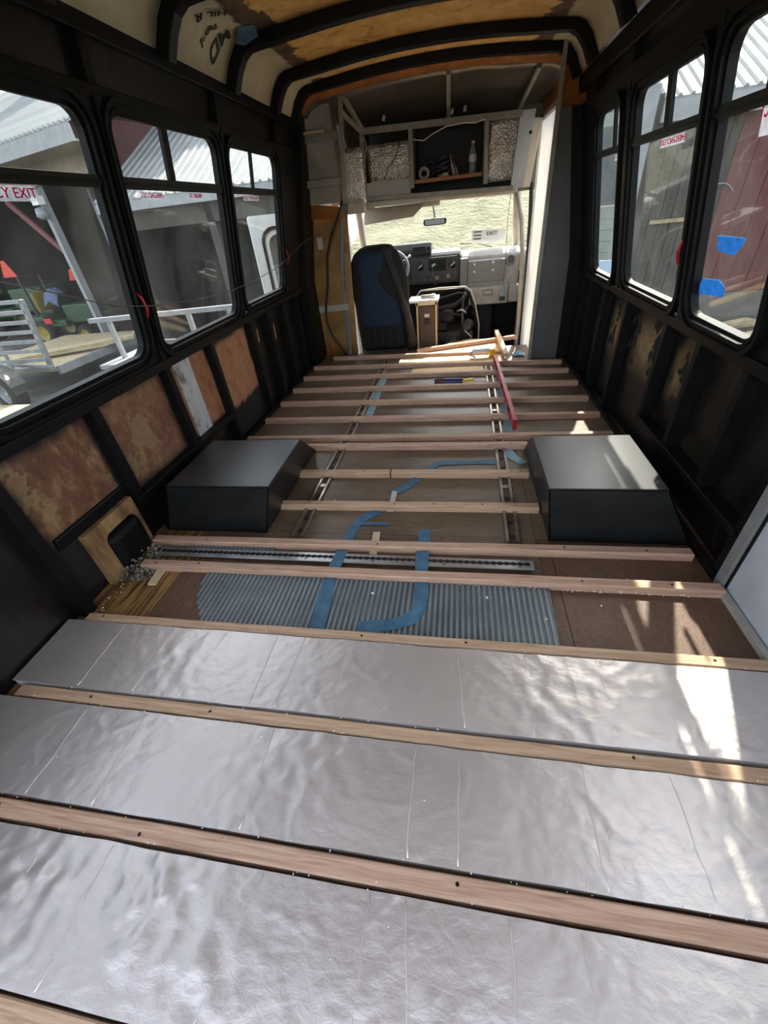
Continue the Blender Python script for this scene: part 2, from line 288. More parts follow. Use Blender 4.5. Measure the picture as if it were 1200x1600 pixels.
# ------------------------------------------------------------------ mesh helpers
class MB:
    def __init__(s): s.v = []; s.f = []
    def add(s, vs, fs):
        o = len(s.v); s.v += [Vector(p) for p in vs]; s.f += [[i + o for i in f] for f in fs]; return s
    def hexa(s, p):  # p: 8 corners bottom 4 (ccw) then top 4
        return s.add(p, [(0, 3, 2, 1), (4, 5, 6, 7), (0, 1, 5, 4), (1, 2, 6, 5), (2, 3, 7, 6), (3, 0, 4, 7)])
    def box(s, x0, x1, y0, y1, z0, z1):
        return s.hexa([(x0, y0, z0), (x1, y0, z0), (x1, y1, z0), (x0, y1, z0), (x0, y0, z1), (x1, y0, z1), (x1, y1, z1), (x0, y1, z1)])
    def bar(s, a, b, w, h, up=(0, 0, 1)):
        a = Vector(a); b = Vector(b); d = (b - a).normalized(); u = Vector(up)
        if abs(d.dot(u)) > 0.97: u = Vector((0, 1, 0))
        r = d.cross(u).normalized(); u = r.cross(d).normalized()
        r *= w / 2; u *= h / 2
        return s.hexa([a - r - u, a + r - u, b + r - u, b - r - u, a - r + u, a + r + u, b + r + u, b - r + u])
    def prism(s, poly, axis, a, b):
        n = len(poly); vs = []
        for t in (a, b):
            for p in poly:
                if axis == 'x': vs.append((t, p[0], p[1]))
                elif axis == 'y': vs.append((p[0], t, p[1]))
                else: vs.append((p[0], p[1], t))
        return s.add(vs, [list(range(n))[::-1], list(range(n, 2 * n))] + [(i, (i + 1) % n, n + (i + 1) % n, n + i) for i in range(n)])
    def tube(s, pts, r, seg=8, caps=True):
        pts = [Vector(p) for p in pts]; n = len(pts); rings = []; prev = None
        for i, p in enumerate(pts):
            d = (pts[min(i + 1, n - 1)] - pts[max(i - 1, 0)]).normalized()
            if prev is None:
                u = Vector((0, 0, 1)) if abs(d.z) < 0.9 else Vector((1, 0, 0))
            else: u = prev
            a = d.cross(u).normalized(); u = a.cross(d).normalized(); prev = u
            rr = r[i] if isinstance(r, (list, tuple)) else r
            rings.append([p + (a * math.cos(2 * math.pi * k / seg) + u * math.sin(2 * math.pi * k / seg)) * rr for k in range(seg)])
        vs = [q for R_ in rings for q in R_]; fs = []
        for i in range(n - 1):
            for k in range(seg):
                fs.append((i * seg + k, i * seg + (k + 1) % seg, (i + 1) * seg + (k + 1) % seg, (i + 1) * seg + k))
        if caps: fs += [list(range(seg))[::-1], [(n - 1) * seg + k for k in range(seg)]]
        return s.add(vs, fs)
    def lathe(s, prof, c, axis=(0, 0, 1), seg=20):
        ax = Vector(axis).normalized(); u = Vector((0, 0, 1)) if abs(ax.z) < 0.9 else Vector((1, 0, 0))
        a = ax.cross(u).normalized(); b = ax.cross(a).normalized(); c = Vector(c); vs = []; fs = []
        for (r, h) in prof:
            for k in range(seg):
                t = 2 * math.pi * k / seg; vs.append(c + ax * h + (a * math.cos(t) + b * math.sin(t)) * max(r, 1e-4))
        for i in range(len(prof) - 1):
            for k in range(seg): fs.append((i * seg + k, i * seg + (k + 1) % seg, (i + 1) * seg + (k + 1) % seg, (i + 1) * seg + k))
        return s.add(vs, fs)
    def torus(s, c, axis, R_, r, seg=32, rs=8):
        return s.lathe([(R_ + r * math.cos(2 * math.pi * k / rs), r * math.sin(2 * math.pi * k / rs)) for k in range(rs + 1)], c, axis, seg)
    def grid(s, rows):
        n = len(rows); mcol = len(rows[0]); vs = [p for r in rows for p in r]; fs = []
        for i in range(n - 1):
            for j in range(mcol - 1): fs.append((i * mcol + j, i * mcol + j + 1, (i + 1) * mcol + j + 1, (i + 1) * mcol + j))
        return s.add(vs, fs)
    def loft(s, secs, seg=24):
        # secs: (cx, cy, z, hx, hy, exponent)
        vs = []; fs = []
        for (cx, cy, z, hx, hy, e) in secs:
            for k in range(seg):
                t = 2 * math.pi * k / seg; ct, st = math.cos(t), math.sin(t)
                vs.append((cx + hx * math.copysign(abs(ct) ** (2 / e), ct), cy + hy * math.copysign(abs(st) ** (2 / e), st), z))
        for i in range(len(secs) - 1):
            for k in range(seg): fs.append((i * seg + k, i * seg + (k + 1) % seg, (i + 1) * seg + (k + 1) % seg, (i + 1) * seg + k))
        fs += [list(range(seg))[::-1], [(len(secs) - 1) * seg + k for k in range(seg)]]
        return s.add(vs, fs)
    def build(s, name, mat, parent=None, smooth=False, bevel=0.0, local=False, solid=0.0, base=False):
        off = Vector((0, 0, 0))
        if parent is not None and not local: off = WL[parent.name]
        elif base and s.v:
            xs = [p.x for p in s.v]; ys = [p.y for p in s.v]; zs = [p.z for p in s.v]
            off = Vector(((min(xs) + max(xs)) / 2, (min(ys) + max(ys)) / 2, min(zs)))
        me = bpy.data.meshes.new(name); me.from_pydata([p - off for p in s.v], [], s.f)
        me.materials.append(MT[mat] if isinstance(mat, str) else mat)
        if smooth:
            me.polygons.foreach_set('use_smooth', [True] * len(me.polygons))
        me.update()
        o = bpy.data.objects.new(name, me); C.objects.link(o)
        if parent is not None: o.parent = parent; WL[o.name] = off.copy()
        else:
            o.location = off; WL[o.name] = off.copy()
        if solid:
            md = o.modifiers.new('solid', 'SOLIDIFY'); md.thickness = solid; md.offset = 0
        if bevel:
            md = o.modifiers.new('bevel', 'BEVEL'); md.width = bevel; md.segments = 2; md.limit_method = 'ANGLE'; md.angle_limit = 0.7
        if smooth and not solid:
            pass
        return o
WL = {}
def thing(name, label=None, cat=None, loc=(0, 0, 0), group=None, kind=None, rotz=0.0):
    o = bpy.data.objects.new(name, None); C.objects.link(o); o.location = loc; o.rotation_euler = (0, 0, rotz)
    o.empty_display_size = 0.1; WL[o.name] = Vector(loc)
    return tag(o, label, cat, group, kind)
def tag(o, label=None, cat=None, group=None, kind=None):
    if label: o['label'] = label
    if cat: o['category'] = cat
    if group: o['group'] = group
    if kind: o['kind'] = kind
    return o
def fix(o):  # consistent normals
    import bmesh
    bm = bmesh.new(); bm.from_mesh(o.data); bmesh.ops.recalc_face_normals(bm, faces=bm.faces); bm.to_mesh(o.data); bm.free(); return o
def text_obj(name, body, size, mat, origin, ux, uy, parent=None, extrude=0.0006, align='CENTER', sx=1.0, bold=0.0):
    cu = bpy.data.curves.new(name, 'FONT'); cu.body = body; cu.offset = bold; cu.size = size; cu.extrude = extrude; cu.align_x = align; cu.align_y = 'CENTER'
    tmp = bpy.data.objects.new(name + '_tmp', cu); C.objects.link(tmp)
    dg = bpy.context.evaluated_depsgraph_get(); me = bpy.data.meshes.new_from_object(tmp.evaluated_get(dg))
    bpy.data.objects.remove(tmp); bpy.data.curves.remove(cu)
    ux = Vector(ux).normalized(); uy = Vector(uy); uy = (uy - ux * ux.dot(uy)).normalized(); uz = ux.cross(uy)
    off = WL[parent.name] if parent else Vector((0, 0, 0)); o0 = Vector(origin) - off
    for v in me.vertices:
        c = v.co.copy(); v.co = o0 + ux * c.x * sx + uy * c.y + uz * c.z
    me.name = name; me.materials.clear(); me.materials.append(MT[mat]); me.update()
    o = bpy.data.objects.new(name, me); C.objects.link(o)
    if parent: o.parent = parent; WL[o.name] = off.copy()
    return o

# ------------------------------------------------------------------ bus shell geometry
LX, RX, K, ZB = -1.40, 0.92, 0.17, 0.68
NRM = math.sqrt(1 + K * K)
def wp(side, y, z, d=0.0):
    """point on the side wall: vertical below the belt line, leaning in above it; d = towards the room"""
    x0, s = (LX, 1) if side < 0 else (RX, -1)
    if z <= ZB: return Vector((x0 + s * d, y, z))
    return Vector((x0 + s * (K * (z - ZB) + d / NRM), y, z - d * K / NRM))
def slab(mb, side, y0, y1, z0, z1, d0, d1):
    lo = [wp(side, y0, z0, d0), wp(side, y1, z0, d0), wp(side, y1, z0, d1), wp(side, y0, z0, d1)]
    hi = [wp(side, y0, z1, d0), wp(side, y1, z1, d0), wp(side, y1, z1, d1), wp(side, y0, z1, d1)]
    return mb.hexa(lo + hi)
def rrect(y0, y1, z0, z1, r, n=6):
    out = []
    for (cy, cz, a0) in ((y1 - r, z1 - r, 0), (y0 + r, z1 - r, 90), (y0 + r, z0 + r, 180), (y1 - r, z0 + r, 270)):
        for k in range(n + 1):
            a = math.radians(a0 + 90 * k / n); out.append((cy + r * math.cos(a), cz + r * math.sin(a)))
    return out
def ring(mb, side, o, i, d0, d1):
    n = len(o); vs = []
    for (pts, d) in ((o, d0), (o, d1), (i, d1), (i, d0)):
        vs += [wp(side, p[0], p[1], d) for p in pts]
    fs = []
    for a in range(4):
        b = (a + 1) % 4
        for k in range(n): fs.append((a * n + k, a * n + (k + 1) % n, b * n + (k + 1) % n, b * n + k))
    return mb.add(vs, fs)

YR, YF = -0.16, 3.95     # rear and front of the passenger box
floor = thing('floor', 'stripped bus floor of old brown plywood', None, (-0.24, 1.9, 0), kind='structure')
def sheet(name, mat, x0, x1, y0, y1, z0=-0.02, z1=0.0, parent=floor, **k):
    return MB().box(x0, x1, y0, y1, z0, z1).build(name, mat, parent, **k)
sheet('plywood_deck', 'ply_floor', LX - 0.05, 0.335, 1.36, 4.28)
sheet('plywood_deck', 'ply_floor', 0.337, RX + 0.05, 1.36, 4.28)
sheet('plywood_deck', 'ply_floor', -1.098, 0.335, YR, 1.358)
sheet('particle_board', 'osb', 0.385, RX + 0.05, YR, 1.358)
sheet('particle_board_edge', 'osb', 0.337, 0.383, YR, 1.358, -0.02, -0.002)
sheet('grained_plywood_strip', 'ply_grain', LX - 0.05, -1.10, YR, 1.358)
# irregular brown patch and grooved sheet on top of it
pb = [(-1.16, 0.86), (-1.17, 1.30), (-1.05, 1.30)]
brown = [(-1.155, 0.79), (-1.15, 1.10), (-1.19, 1.355), (-0.93, 1.355), (-0.93, 0.79)]
MB().prism(brown, 'z', 0.0, 0.004).build('brown_underlay', 'osb', floor)
g = MB(); random.seed(3)
x = -1.20
sheet_pts = []
edge = [(-0.925, 0.79), (-0.93, 0.83), (-0.955, 0.87), (-0.985, 0.91), (-1.01, 0.96), (-1.025, 1.02), (-1.03, 1.075)]
top = [(-1.19, 1.20), (-1.21, 1.26), (-1.215, 1.28), (-0.78, 1.285), (-0.78, 1.20)]
# grooved sheet: base and separate ribs
gb = MB()
gb.prism(edge + [(0.345, 1.11), (0.335, 0.79)], 'z', 0.004, 0.008)
gb.prism([(-1.21, 1.19), (-1.215, 1.30), (-0.79, 1.30), (-0.79, 1.19)], 'z', 0.004, 0.008)
gs = gb.build('grooved_sheet', 'grooved', floor)
ribs = MB(); x = -1.02
while x < 0.335:
    y0 = 0.79
    if x < -0.93:
        for (ax, ay), (bx, by) in zip(edge, edge[1:]):
            if bx <= x <= ax: y0 = ay + (by - ay) * ((x - ax) / (bx - ax) if bx != ax else 0)
    ribs.box(x - 0.0045, x + 0.0045, y0, 1.08, 0.008, 0.0115); x += 0.0195
x = -1.205
while x < -0.79:
    ribs.box(x - 0.0045, x + 0.0045, 1.215, 1.298, 0.008, 0.0115); x += 0.0195
tag(ribs.build('grooved_sheet_rib', M('groove_highlight', [(0.3, '#6d7476'), (0.7, '#8a9090')], 8, 6, rough=0.5, metal=0.15), floor), kind='stuff')
# deck screws / little dark marks
# floor side trims
for s_ in (-1, 1):
    x0 = LX if s_ < 0 else RX
    t = MB().box(x0 - 0.012, x0 + 0.012, 1.36 if s_ < 0 else 1.15, YF, 0.0, 0.03).build('trim_1' if s_ < 0 else 'trim_2', 'black')
    tag(t, 'black angle trim at the foot of the %s wall' % ('left' if s_ < 0 else 'right'), kind='structure')
t = MB().box(RX - 0.02, RX + 0.0, YR, 1.12, 0.0, 0.02).build('trim_3', 'pl_light'); tag(t, 'pale strip at the foot of the grey lift door', kind='structure')

# ---- side walls
def side_wall(side, name, label, wins, ribs_y, zrail=(1.715, 1.79)):
    w = thing(name, label, None, ((LX if side < 0 else RX), 1.9, 0), kind='structure')
    x0 = LX if side < 0 else RX
    # lower skin
    mb = MB(); slab(mb, side, YR, YF + 0.1, -0.03, ZB, -0.075, -0.05); mb.build('lower_skin', 'black_scuff', w)
    mb = MB(); slab(mb, side, YR, YF + 0.1, 0.648, 0.690, -0.06, 0.012); mb.build('belt_rail', 'black', w, bevel=0.004)
    # window band
    z0 = min(q[2] for q in wins) - 0.03; z1 = max(q[3] for q in wins) + 0.03
    mb = MB(); slab(mb, side, YR, YF + 0.1, ZB + 0.005, z0, -0.026, 0.0); mb.build('sill_skin', 'black', w)
    prev = YR; edges = sorted((q[0] - 0.03, q[1] + 0.03) for q in wins)
    for (a, b) in edges + [(YF + 0.1, None)]:
        if a - prev > 0.005:
            mb = MB(); slab(mb, side, prev, a, z0, z1, -0.026, 0.0); mb.build('pillar_skin', 'black', w)
        prev = b
    mb = MB(); slab(mb, side, YR, YF + 0.1, z1, 1.84, -0.05, -0.03); mb.build('header_skin', 'black_scuff', w)
    mb = MB(); slab(mb, side, YR, YF + 0.1, z1, 1.60, -0.05, 0.006); mb.build('header_rail', 'black', w, bevel=0.003)
    mb = MB(); slab(mb, side, YR, YF + 0.1, zrail[0], zrail[1], -0.05, 0.014); mb.build('roof_rail', 'black', w, bevel=0.004)
    for (y, top, bot) in ribs_y:
        mb = MB(); slab(mb, side, y - 0.021, y + 0.021, bot, 0.65, -0.06, 0.0); mb.build('rib', 'black', w, bevel=0.003)
        mb = MB(); slab(mb, side, y - 0.027, y - 0.019, bot, 0.65, -0.05, 0.006); mb.build('rib_flange', 'black', w)
    return w
LWIN = [(0.0, 0.76, 0.745, 1.53, 1.325, 1.361), (0.905, 1.695, 0.745, 1.53, 1.325, 1.361), (1.83, 2.635, 0.735, 1.535, 1.323, 1.361), (2.765, 3.49, 0.75, 1.525, 1.323, 1.357)]
RWIN = [(0.15, 1.02, 0.74, 1.49, 1.30, 1.335), (1.475, 1.935, 0.725, 1.492, 1.298, 1.335), (2.06, 2.745, 0.732, 1.49, 1.30, 1.334), (2.955, 3.41, 0.712, 1.49, 1.30, 1.332)]
LRIB = [(-0.02, 0, 0), (0.38, 0, 0), (0.84, 0, 0), (1.31, 0, 0.22), (1.81, 0, 0.22), (2.255, 0, 0), (2.80, 0, 0), (3.10, 0, 0), (3.42, 0, 0), (3.75, 0, 0)]
RRIB = [(1.18, 0, 0.0), (1.47, 0, 0.2), (1.80, 0, 0.2), (2.12, 0, 0.2), (2.66, 0, 0), (3.08, 0, 0), (3.40, 0, 0), (3.70, 0, 0)]
wl_ = side_wall(-1, 'wall_left', 'left wall of the stripped bus, black ribs with brown panels between', LWIN, LRIB)
wr_ = side_wall(1, 'wall_right', 'right wall of the stripped bus, all black ribs and panels', RWIN, RRIB, (1.66, 1.74))
# ledge above the wheel wells
mb = MB(); slab(mb, -1, 1.29, 2.27, 0.20, 0.235, -0.06, 0.004); mb.build('wheel_ledge', 'black', wl_, bevel=0.003)
mb = MB(); slab(mb, 1, 1.18, 2.14, 0.185, 0.215, -0.06, 0.012); mb.build('wheel_ledge', 'black', wr_, bevel=0.003)
# header posts above the pillars
for y in (0.83, 1.80, 2.72, 3.55):
    mb = MB(); slab(mb, -1, y - 0.02, y + 0.02, 1.58, 1.72, -0.03, 0.004); mb.build('header_post', 'black', wl_)
    mb = MB(); slab(mb, -1, y - 0.018, y + 0.018, 0.69, 1.58, -0.002, 0.012); mb.build('pillar_cap', 'black', wl_, bevel=0.003)
for y in (1.25, 2.0, 2.85, 3.5):
    mb = MB(); slab(mb, 1, y - 0.02, y + 0.02, 1.55, 1.67, -0.03, 0.004); mb.build('header_post', 'black', wr_)
    mb = MB(); slab(mb, 1, y - 0.018, y + 0.018, 0.69, 1.55, -0.002, 0.012); mb.build('pillar_cap', 'black', wr_, bevel=0.003)
# plywood panels between the left ribs
def wall_panel(y0, y1, z0, z1, mat, side=-1, d=-0.042, name='plywood_panel', w=wl_):
    mb = MB(); slab(mb, side, y0, y1, z0, z1, -0.05, d); return mb.build(name, mat, w)
tag(wall_panel(0.868, 1.285, 0.045, 0.645, 'panel_a'), 'torn brown plywood panel with pale streaks')
tag(wall_panel(1.335, 1.785, 0.235, 0.645, 'panel_b'), 'red-brown plywood panel with tan drip')
tag(wall_panel(1.835, 2.23, 0.235, 0.645, 'panel_d'), 'rust-brown plywood panel')
tag(wall_panel(2.28, 2.775, 0.0, 0.645, 'panel_c'), 'orange-brown plywood panel, black below')
mb = MB(); slab(mb, -1, 1.90, 2.045, 0.235, 0.655, -0.043, -0.036); tag(mb.build('white_board', 'white_strip', wl_), 'white flecked board strip')
# plywood patch with a square wheel-side hole
def hole_patch():
    o = [(0.985, 0.0), (1.265, 0.0), (1.265, 0.262), (0.985, 0.262)]; mb = MB()
    i = rrect(1.055, 1.245, 0.006, 0.20, 0.035, 3)
    oo = [o[2]] * 4 + [o[3]] * 4 + [o[0]] * 4 + [o[1]] * 4
    ring(mb, -1, oo, i, -0.044, -0.012)
    return tag(mb.build('hole_patch', M('splintered_plywood', [(0.3, '#54371f'), (0.5, '#856640'), (0.7, '#a18358')], 6, 7, (3, 3, 1), rough=0.7, bmp=0.5, bscale=20), wl_), 'pale splintered plywood patch around a square hole')
hole_patch()
mb = MB(); slab(mb, -1, 1.06, 1.24, 0.008, 0.19, -0.075, 0.012); mb.build('hole_cover', 'rubber', wl_, bevel=0.03)
mb = MB(); slab(mb, -1, 0.90, 1.285, 0.262, 0.315, -0.05, -0.030); mb.build('patch_rail', 'black', wl_, bevel=0.008)
# exposed tears
for (y, z, w, h) in ((2.95, 0.5, 0.02, 0.14), (3.26, 0.45, 0.02, 0.2)):
    mb = MB(); mb.add([wp(-1, y - w, z - h / 2, -0.047), wp(-1, y + w * 0.4, z - h * 0.3, -0.047), wp(-1, y + w, z + h / 2, -0.047), wp(-1, y - w * 0.3, z + h * 0.4, -0.047)], [(0, 1, 2, 3)])
    mb.build('scuffed_tear', 'panel_c', wl_)
MT['gold_sheen'] = None
def sheen_mat():  # golden sheen of light, painted into the middle of the black panel colour
    mt, nt, b = newmat('painted_gold_sheen')
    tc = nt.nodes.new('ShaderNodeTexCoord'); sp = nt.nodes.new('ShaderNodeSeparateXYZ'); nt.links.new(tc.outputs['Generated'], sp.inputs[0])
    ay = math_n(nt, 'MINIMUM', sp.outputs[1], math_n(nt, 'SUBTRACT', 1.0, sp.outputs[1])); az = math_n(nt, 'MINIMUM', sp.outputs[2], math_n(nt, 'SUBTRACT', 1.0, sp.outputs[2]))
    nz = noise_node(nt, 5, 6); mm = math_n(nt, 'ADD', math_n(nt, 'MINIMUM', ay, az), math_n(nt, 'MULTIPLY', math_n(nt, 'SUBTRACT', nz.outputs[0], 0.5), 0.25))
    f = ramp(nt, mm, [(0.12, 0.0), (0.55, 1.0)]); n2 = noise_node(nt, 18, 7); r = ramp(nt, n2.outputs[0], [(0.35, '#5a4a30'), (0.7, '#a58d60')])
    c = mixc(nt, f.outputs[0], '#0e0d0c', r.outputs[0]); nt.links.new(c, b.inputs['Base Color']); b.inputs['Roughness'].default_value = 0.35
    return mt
MT['gold_sheen'] = sheen_mat()
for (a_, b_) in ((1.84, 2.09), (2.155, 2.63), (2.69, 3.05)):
    tag(wall_panel(a_, b_, 0.26, 0.645, 'gold_sheen', 1, -0.047, 'sheen_panel', wr_), 'black panel with a golden sheen painted into its colour')
# peeling paint patches on the right wall panels
for (y, z, w, h, sd) in ((2.27, 0.50, 0.075, 0.15, 1), (1.93, 0.47, 0.075, 0.13, 2), (2.53, 0.47, 0.06, 0.16, 3), (2.86, 0.5, 0.08, 0.2, 4)):
    random.seed(sd); mb = MB()
    for q in range(14):
        yy = y + random.gauss(0, w * 0.5); zz = z + random.gauss(0, h * 0.45); r = random.uniform(0.008, 0.024)
        pts = [wp(1, yy + r * 0.7 * math.cos(a) * random.uniform(.5, 1.2), zz + r * 1.7 * math.sin(a) * random.uniform(.5, 1.2), -0.046) for a in [k * math.pi / 4 for k in range(8)]]
        cc = wp(1, yy, zz, -0.036); mb.add(pts + [cc], [(k, (k + 1) % 8, 8) for k in range(8)])
    mb.build('peeling_paint', 'hole', wr_)

# ---- windows
def mesh_text(side, y, z, body, size, parent, mirrored, sx=1.0, d=0.003):
    flow = (1 if side < 0 else -1) * (-1 if mirrored else 1)
    p = wp(side, y, z, d); up = wp(side, y, z + 0.1, d) - p
    if mirrored:
        o = text_obj('exit_lettering', body, size, 'pink_print', p, (0, flow, 0), up, parent, sx=sx)
    else:
        o = text_obj('exit_lettering', body, size, 'pink_print', p, (0, flow, 0), up, parent, sx=sx)
    return o
def window(n, side, q, label, mull=None, mw=0.018, sticker=None, latch=None):
    y0, y1, z0, z1, a, b = q
    x0 = LX if side < 0 else RX
    w = thing('window_%d' % n, label, None, (x0, (y0 + y1) / 2, z0), kind='structure')
    def rr(g, r): return rrect(y0 - g, y1 + g, z0 - g, z1 + g, r)
    mb = MB(); sharp = []
    for (cy, cz) in ((y1 + 0.031, z1 + 0.031), (y0 - 0.031, z1 + 0.031), (y0 - 0.031, z0 - 0.031), (y1 + 0.031, z0 - 0.031)): sharp += [(cy, cz)] * 7
    ring(mb, side, sharp, rr(0.0, 0.065), -0.026, -0.002); mb.build('corner_filler', 'rubber', w)
    mb = MB(); ring(mb, side, rr(0.046, 0.105), rr(0.032, 0.095), -0.01, 0.024); mb.build('outer_bead', 'rubber', w, smooth=False)
    mb = MB(); ring(mb, side, rr(0.032, 0.095), rr(0.020, 0.085), -0.01, 0.012); mb.build('frame', 'black', w)
    mb = MB(); ring(mb, side, rr(0.020, 0.085), rr(0.010, 0.073), -0.01, 0.018); mb.build('inner_bead', 'rubber', w)
    mb = MB(); ring(mb, side, rr(0.010, 0.073), rr(-0.003, 0.060), -0.024, 0.004); mb.build('seal', 'rubber', w)
    mb = MB(); slab(mb, side, y0 - 0.002, y1 + 0.002, a, b, -0.024, 0.010); dv = mb.build('divider', M('olive_grey_bar', '#1a1916', rough=0.5, spec=0.3), w)
    mb = MB(); slab(mb, side, y0 - 0.002, y1 + 0.002, a + 0.012, a + 0.02, 0.010, 0.016); mb.build('divider_lip', 'black', dv)
    mb = MB(); slab(mb, side, y0 - 0.01, y1 + 0.01, z0 - 0.01, a + 0.003, -0.026, -0.0225); mb.build('lower_pane', 'glass', w)
    mb = MB(); slab(mb, side, y0 - 0.01, y1 + 0.01, b - 0.003, z1 + 0.01, -0.026, -0.0225); mb.build('upper_pane', 'glass', w)
    if mull:
        mb = MB(); slab(mb, side, mull - mw / 2, mull + mw / 2, b, z1 + 0.005, -0.022, -0.006); mu = mb.build('mullion', 'rubber', w)
        if mw > 0.03:
            random.seed(n); mb = MB(); k = b + 0.01
            while k < z1 - 0.03:
                h = random.uniform(0.012, 0.03); slab(mb, side, mull + mw / 2 - 0.004, mull + mw / 2 + random.uniform(0.002, 0.012), k, k + h, -0.024, -0.012); k += h
            mb.build('torn_seal', 'rubber', mu)
    if sticker:
        for (sy, sz, ln, h, body, mir) in sticker:
            mb = MB(); slab(mb, side, sy - ln / 2, sy + ln / 2, sz - h / 2, sz + h / 2, -0.0222, -0.0215)
            st = mb.build('exit_sticker', 'clear_white', w)
            mesh_text(side, sy, sz, body, h * 0.95, st, mir, sx=ln * 0.92 / (0.51 * max(len(q_) for q_ in body.split(chr(10))) * h * 0.95), d=-0.0208)
    if latch:
        ly, lz = latch; p = [wp(side, ly - 0.012, lz + 0.055, 0.012), wp(side, ly - 0.004, lz + 0.035, 0.026), wp(side, ly + 0.004, lz, 0.032), wp(side, ly + 0.006, lz - 0.035, 0.024), wp(side, ly + 0.012, lz - 0.05, 0.010)]
        o = MB().tube(p, [0.003, 0.005, 0.006, 0.006, 0.003], 8).build('release_handle', 'red', w, smooth=True); tag(o, 'red emergency release handle')
    return w
window(1, -1, LWIN[1], 'large left window nearest the camera, tractor shed behind it', mull=1.30, mw=0.04, sticker=[(1.266, 1.302, 0.318, 0.038, 'EMERGENCY EXIT', False)], latch=(1.735, 0.93))
window(2, -1, LWIN[2], 'middle left window with a torn black mullion', mull=2.20, mw=0.045, sticker=[(2.04, 1.305, 0.15, 0.028, 'EMERGENCY EXIT', True), (2.40, 1.308, 0.12, 0.026, 'EMERGENCY EXIT', True)])
window(3, -1, LWIN[3], 'far left window just behind the driver', mull=3.11, mw=0.02, sticker=[(3.09, 1.305, 0.24, 0.026, 'EMERGENCY EXIT', True)], latch=(3.56, 0.95))
window(4, -1, LWIN[0], 'left window beside the rear corner')
window(5, 1, RWIN[1], 'right window with two blue tape patches', mull=1.70, mw=0.03, sticker=[(1.655, 1.262, 0.16, 0.06, 'EMERGENCY\nEXIT', True)])
window(6, 1, RWIN[2], 'middle right window with a torn black mullion', mull=2.40, mw=0.045, sticker=[(2.36, 1.282, 0.24, 0.03, 'EMERGENCY EXIT', True)], latch=(2.03, 0.93))
window(7, 1, RWIN[3], 'narrow far right window by the entry door', mull=3.12, mw=0.02, sticker=[(3.08, 1.28, 0.10, 0.024, 'EXIT', True)])
window(8, 1, RWIN[0], 'unseen right window added above the lift door to let in light')  # out of view; opening added to bring more light inside

# blue tape on the right window
def tape_patch(pts, label):
    mb = MB(); n = len(pts); vs = [wp(1, y, z, 0.0015) for (y, z) in pts] + [wp(1, y, z, 0.0005) for (y, z) in pts]
    vs = [wp(1, y, z, -0.0205) for (y, z) in pts] + [wp(1, y, z, -0.0220) for (y, z) in pts]
    mb.add(vs, [list(range(n)), list(range(n, 2 * n))[::-1]] + [(i, (i + 1) % n, n + (i + 1) % n, n + i) for i in range(n)])
    return tag(mb.build('tape_patch', 'tape_new', base=True), label, 'tape', 'blue tape on the right window')
tape_patch([(1.865, 0.985), (1.69, 0.987), (1.70, 0.965), (1.74, 0.937), (1.80, 0.938), (1.845, 0.942), (1.855, 0.955), (1.85, 0.968), (1.86, 0.976)], 'upper bright blue masking tape patch on right window')
tape_patch([(1.915, 0.845), (1.80, 0.855), (1.755, 0.838), (1.752, 0.807), (1.86, 0.797), (1.975, 0.787), (1.95, 0.812)], 'lower bright blue masking tape patch in window corner')

# grey lift door at the right, near the camera
d = thing('door_1', 'pale grey lift door panel at the near end of the right wall', None, (RX, 0.5, 0), kind='structure')
mb = MB(); slab(mb, 1, YR, 1.105, 0.012, 0.66, -0.04, -0.006); mb.build('door_panel', 'grey_door', d)
mb = MB(); slab(mb, 1, 1.112, 1.15, 0.0, 0.66, -0.05, 0.012); mb.build('door_jamb', 'pl_mid', d)
mb = MB(); slab(mb, 1, 1.104, 1.113, 0.0, 0.66, -0.05, 0.0); mb.build('door_seal', 'rubber', d)

# rear frame (behind the camera: open doors)
w = thing('wall_rear', 'open rear end of the bus, only corner posts and header', None, (-0.24, YR, 0), kind='structure')
for s_ in (-1, 1):
    mb = MB(); mb.hexa([wp(s_, YR - 0.06, 0, -0.07), wp(s_, YR, 0, -0.07), wp(s_, YR, 0, 0.12), wp(s_, YR - 0.06, 0, 0.12), wp(s_, YR - 0.06, 1.84, -0.07), wp(s_, YR, 1.84, -0.07), wp(s_, YR, 1.84, 0.12), wp(s_, YR - 0.06, 1.84, 0.12)]); mb.build('corner_post', 'black', w)
MB().box(-1.2, 0.72, YR - 0.06, YR, 1.80, 1.97).build('rear_header', 'black', w)

# ---- ceiling
XC = -0.235
def zceil(x, drop=0.0):
    t = abs(x - XC)
    z = 1.957 - 0.06 * (t / 0.9) ** 2
    if t > 0.84: z -= (t - 0.84) ** 2 * 7.5
    return z - drop
ceil = thing('ceiling', 'bus roof with amber foam, torn brown paper and pale side liner', None, (XC, 1.9, 1.8), kind='structure')
XS = [XC + (-0.97 + 1.94 * k / 44) for k in range(45)]
BOWS = [(-0.10, 0.05), (0.55, 0.06), (1.05, 0.06), (1.62, 0.06), (2.25, 0.06), (2.86, 0.06), (3.47, 0.06), (3.86, 0.05)]
ys = [YR - 0.06] + [b[0] for b in BOWS[1:-1]] + [YF + 0.02]
for a, b in zip(ys, ys[1:]):
    rows = [[(x, a + (b - a) * k / 3, zceil(x)) for x in XS] for k in range(4)]
    MB().grid(rows).build('roof_panel', 'ceiling', ceil, smooth=True, solid=0.006)
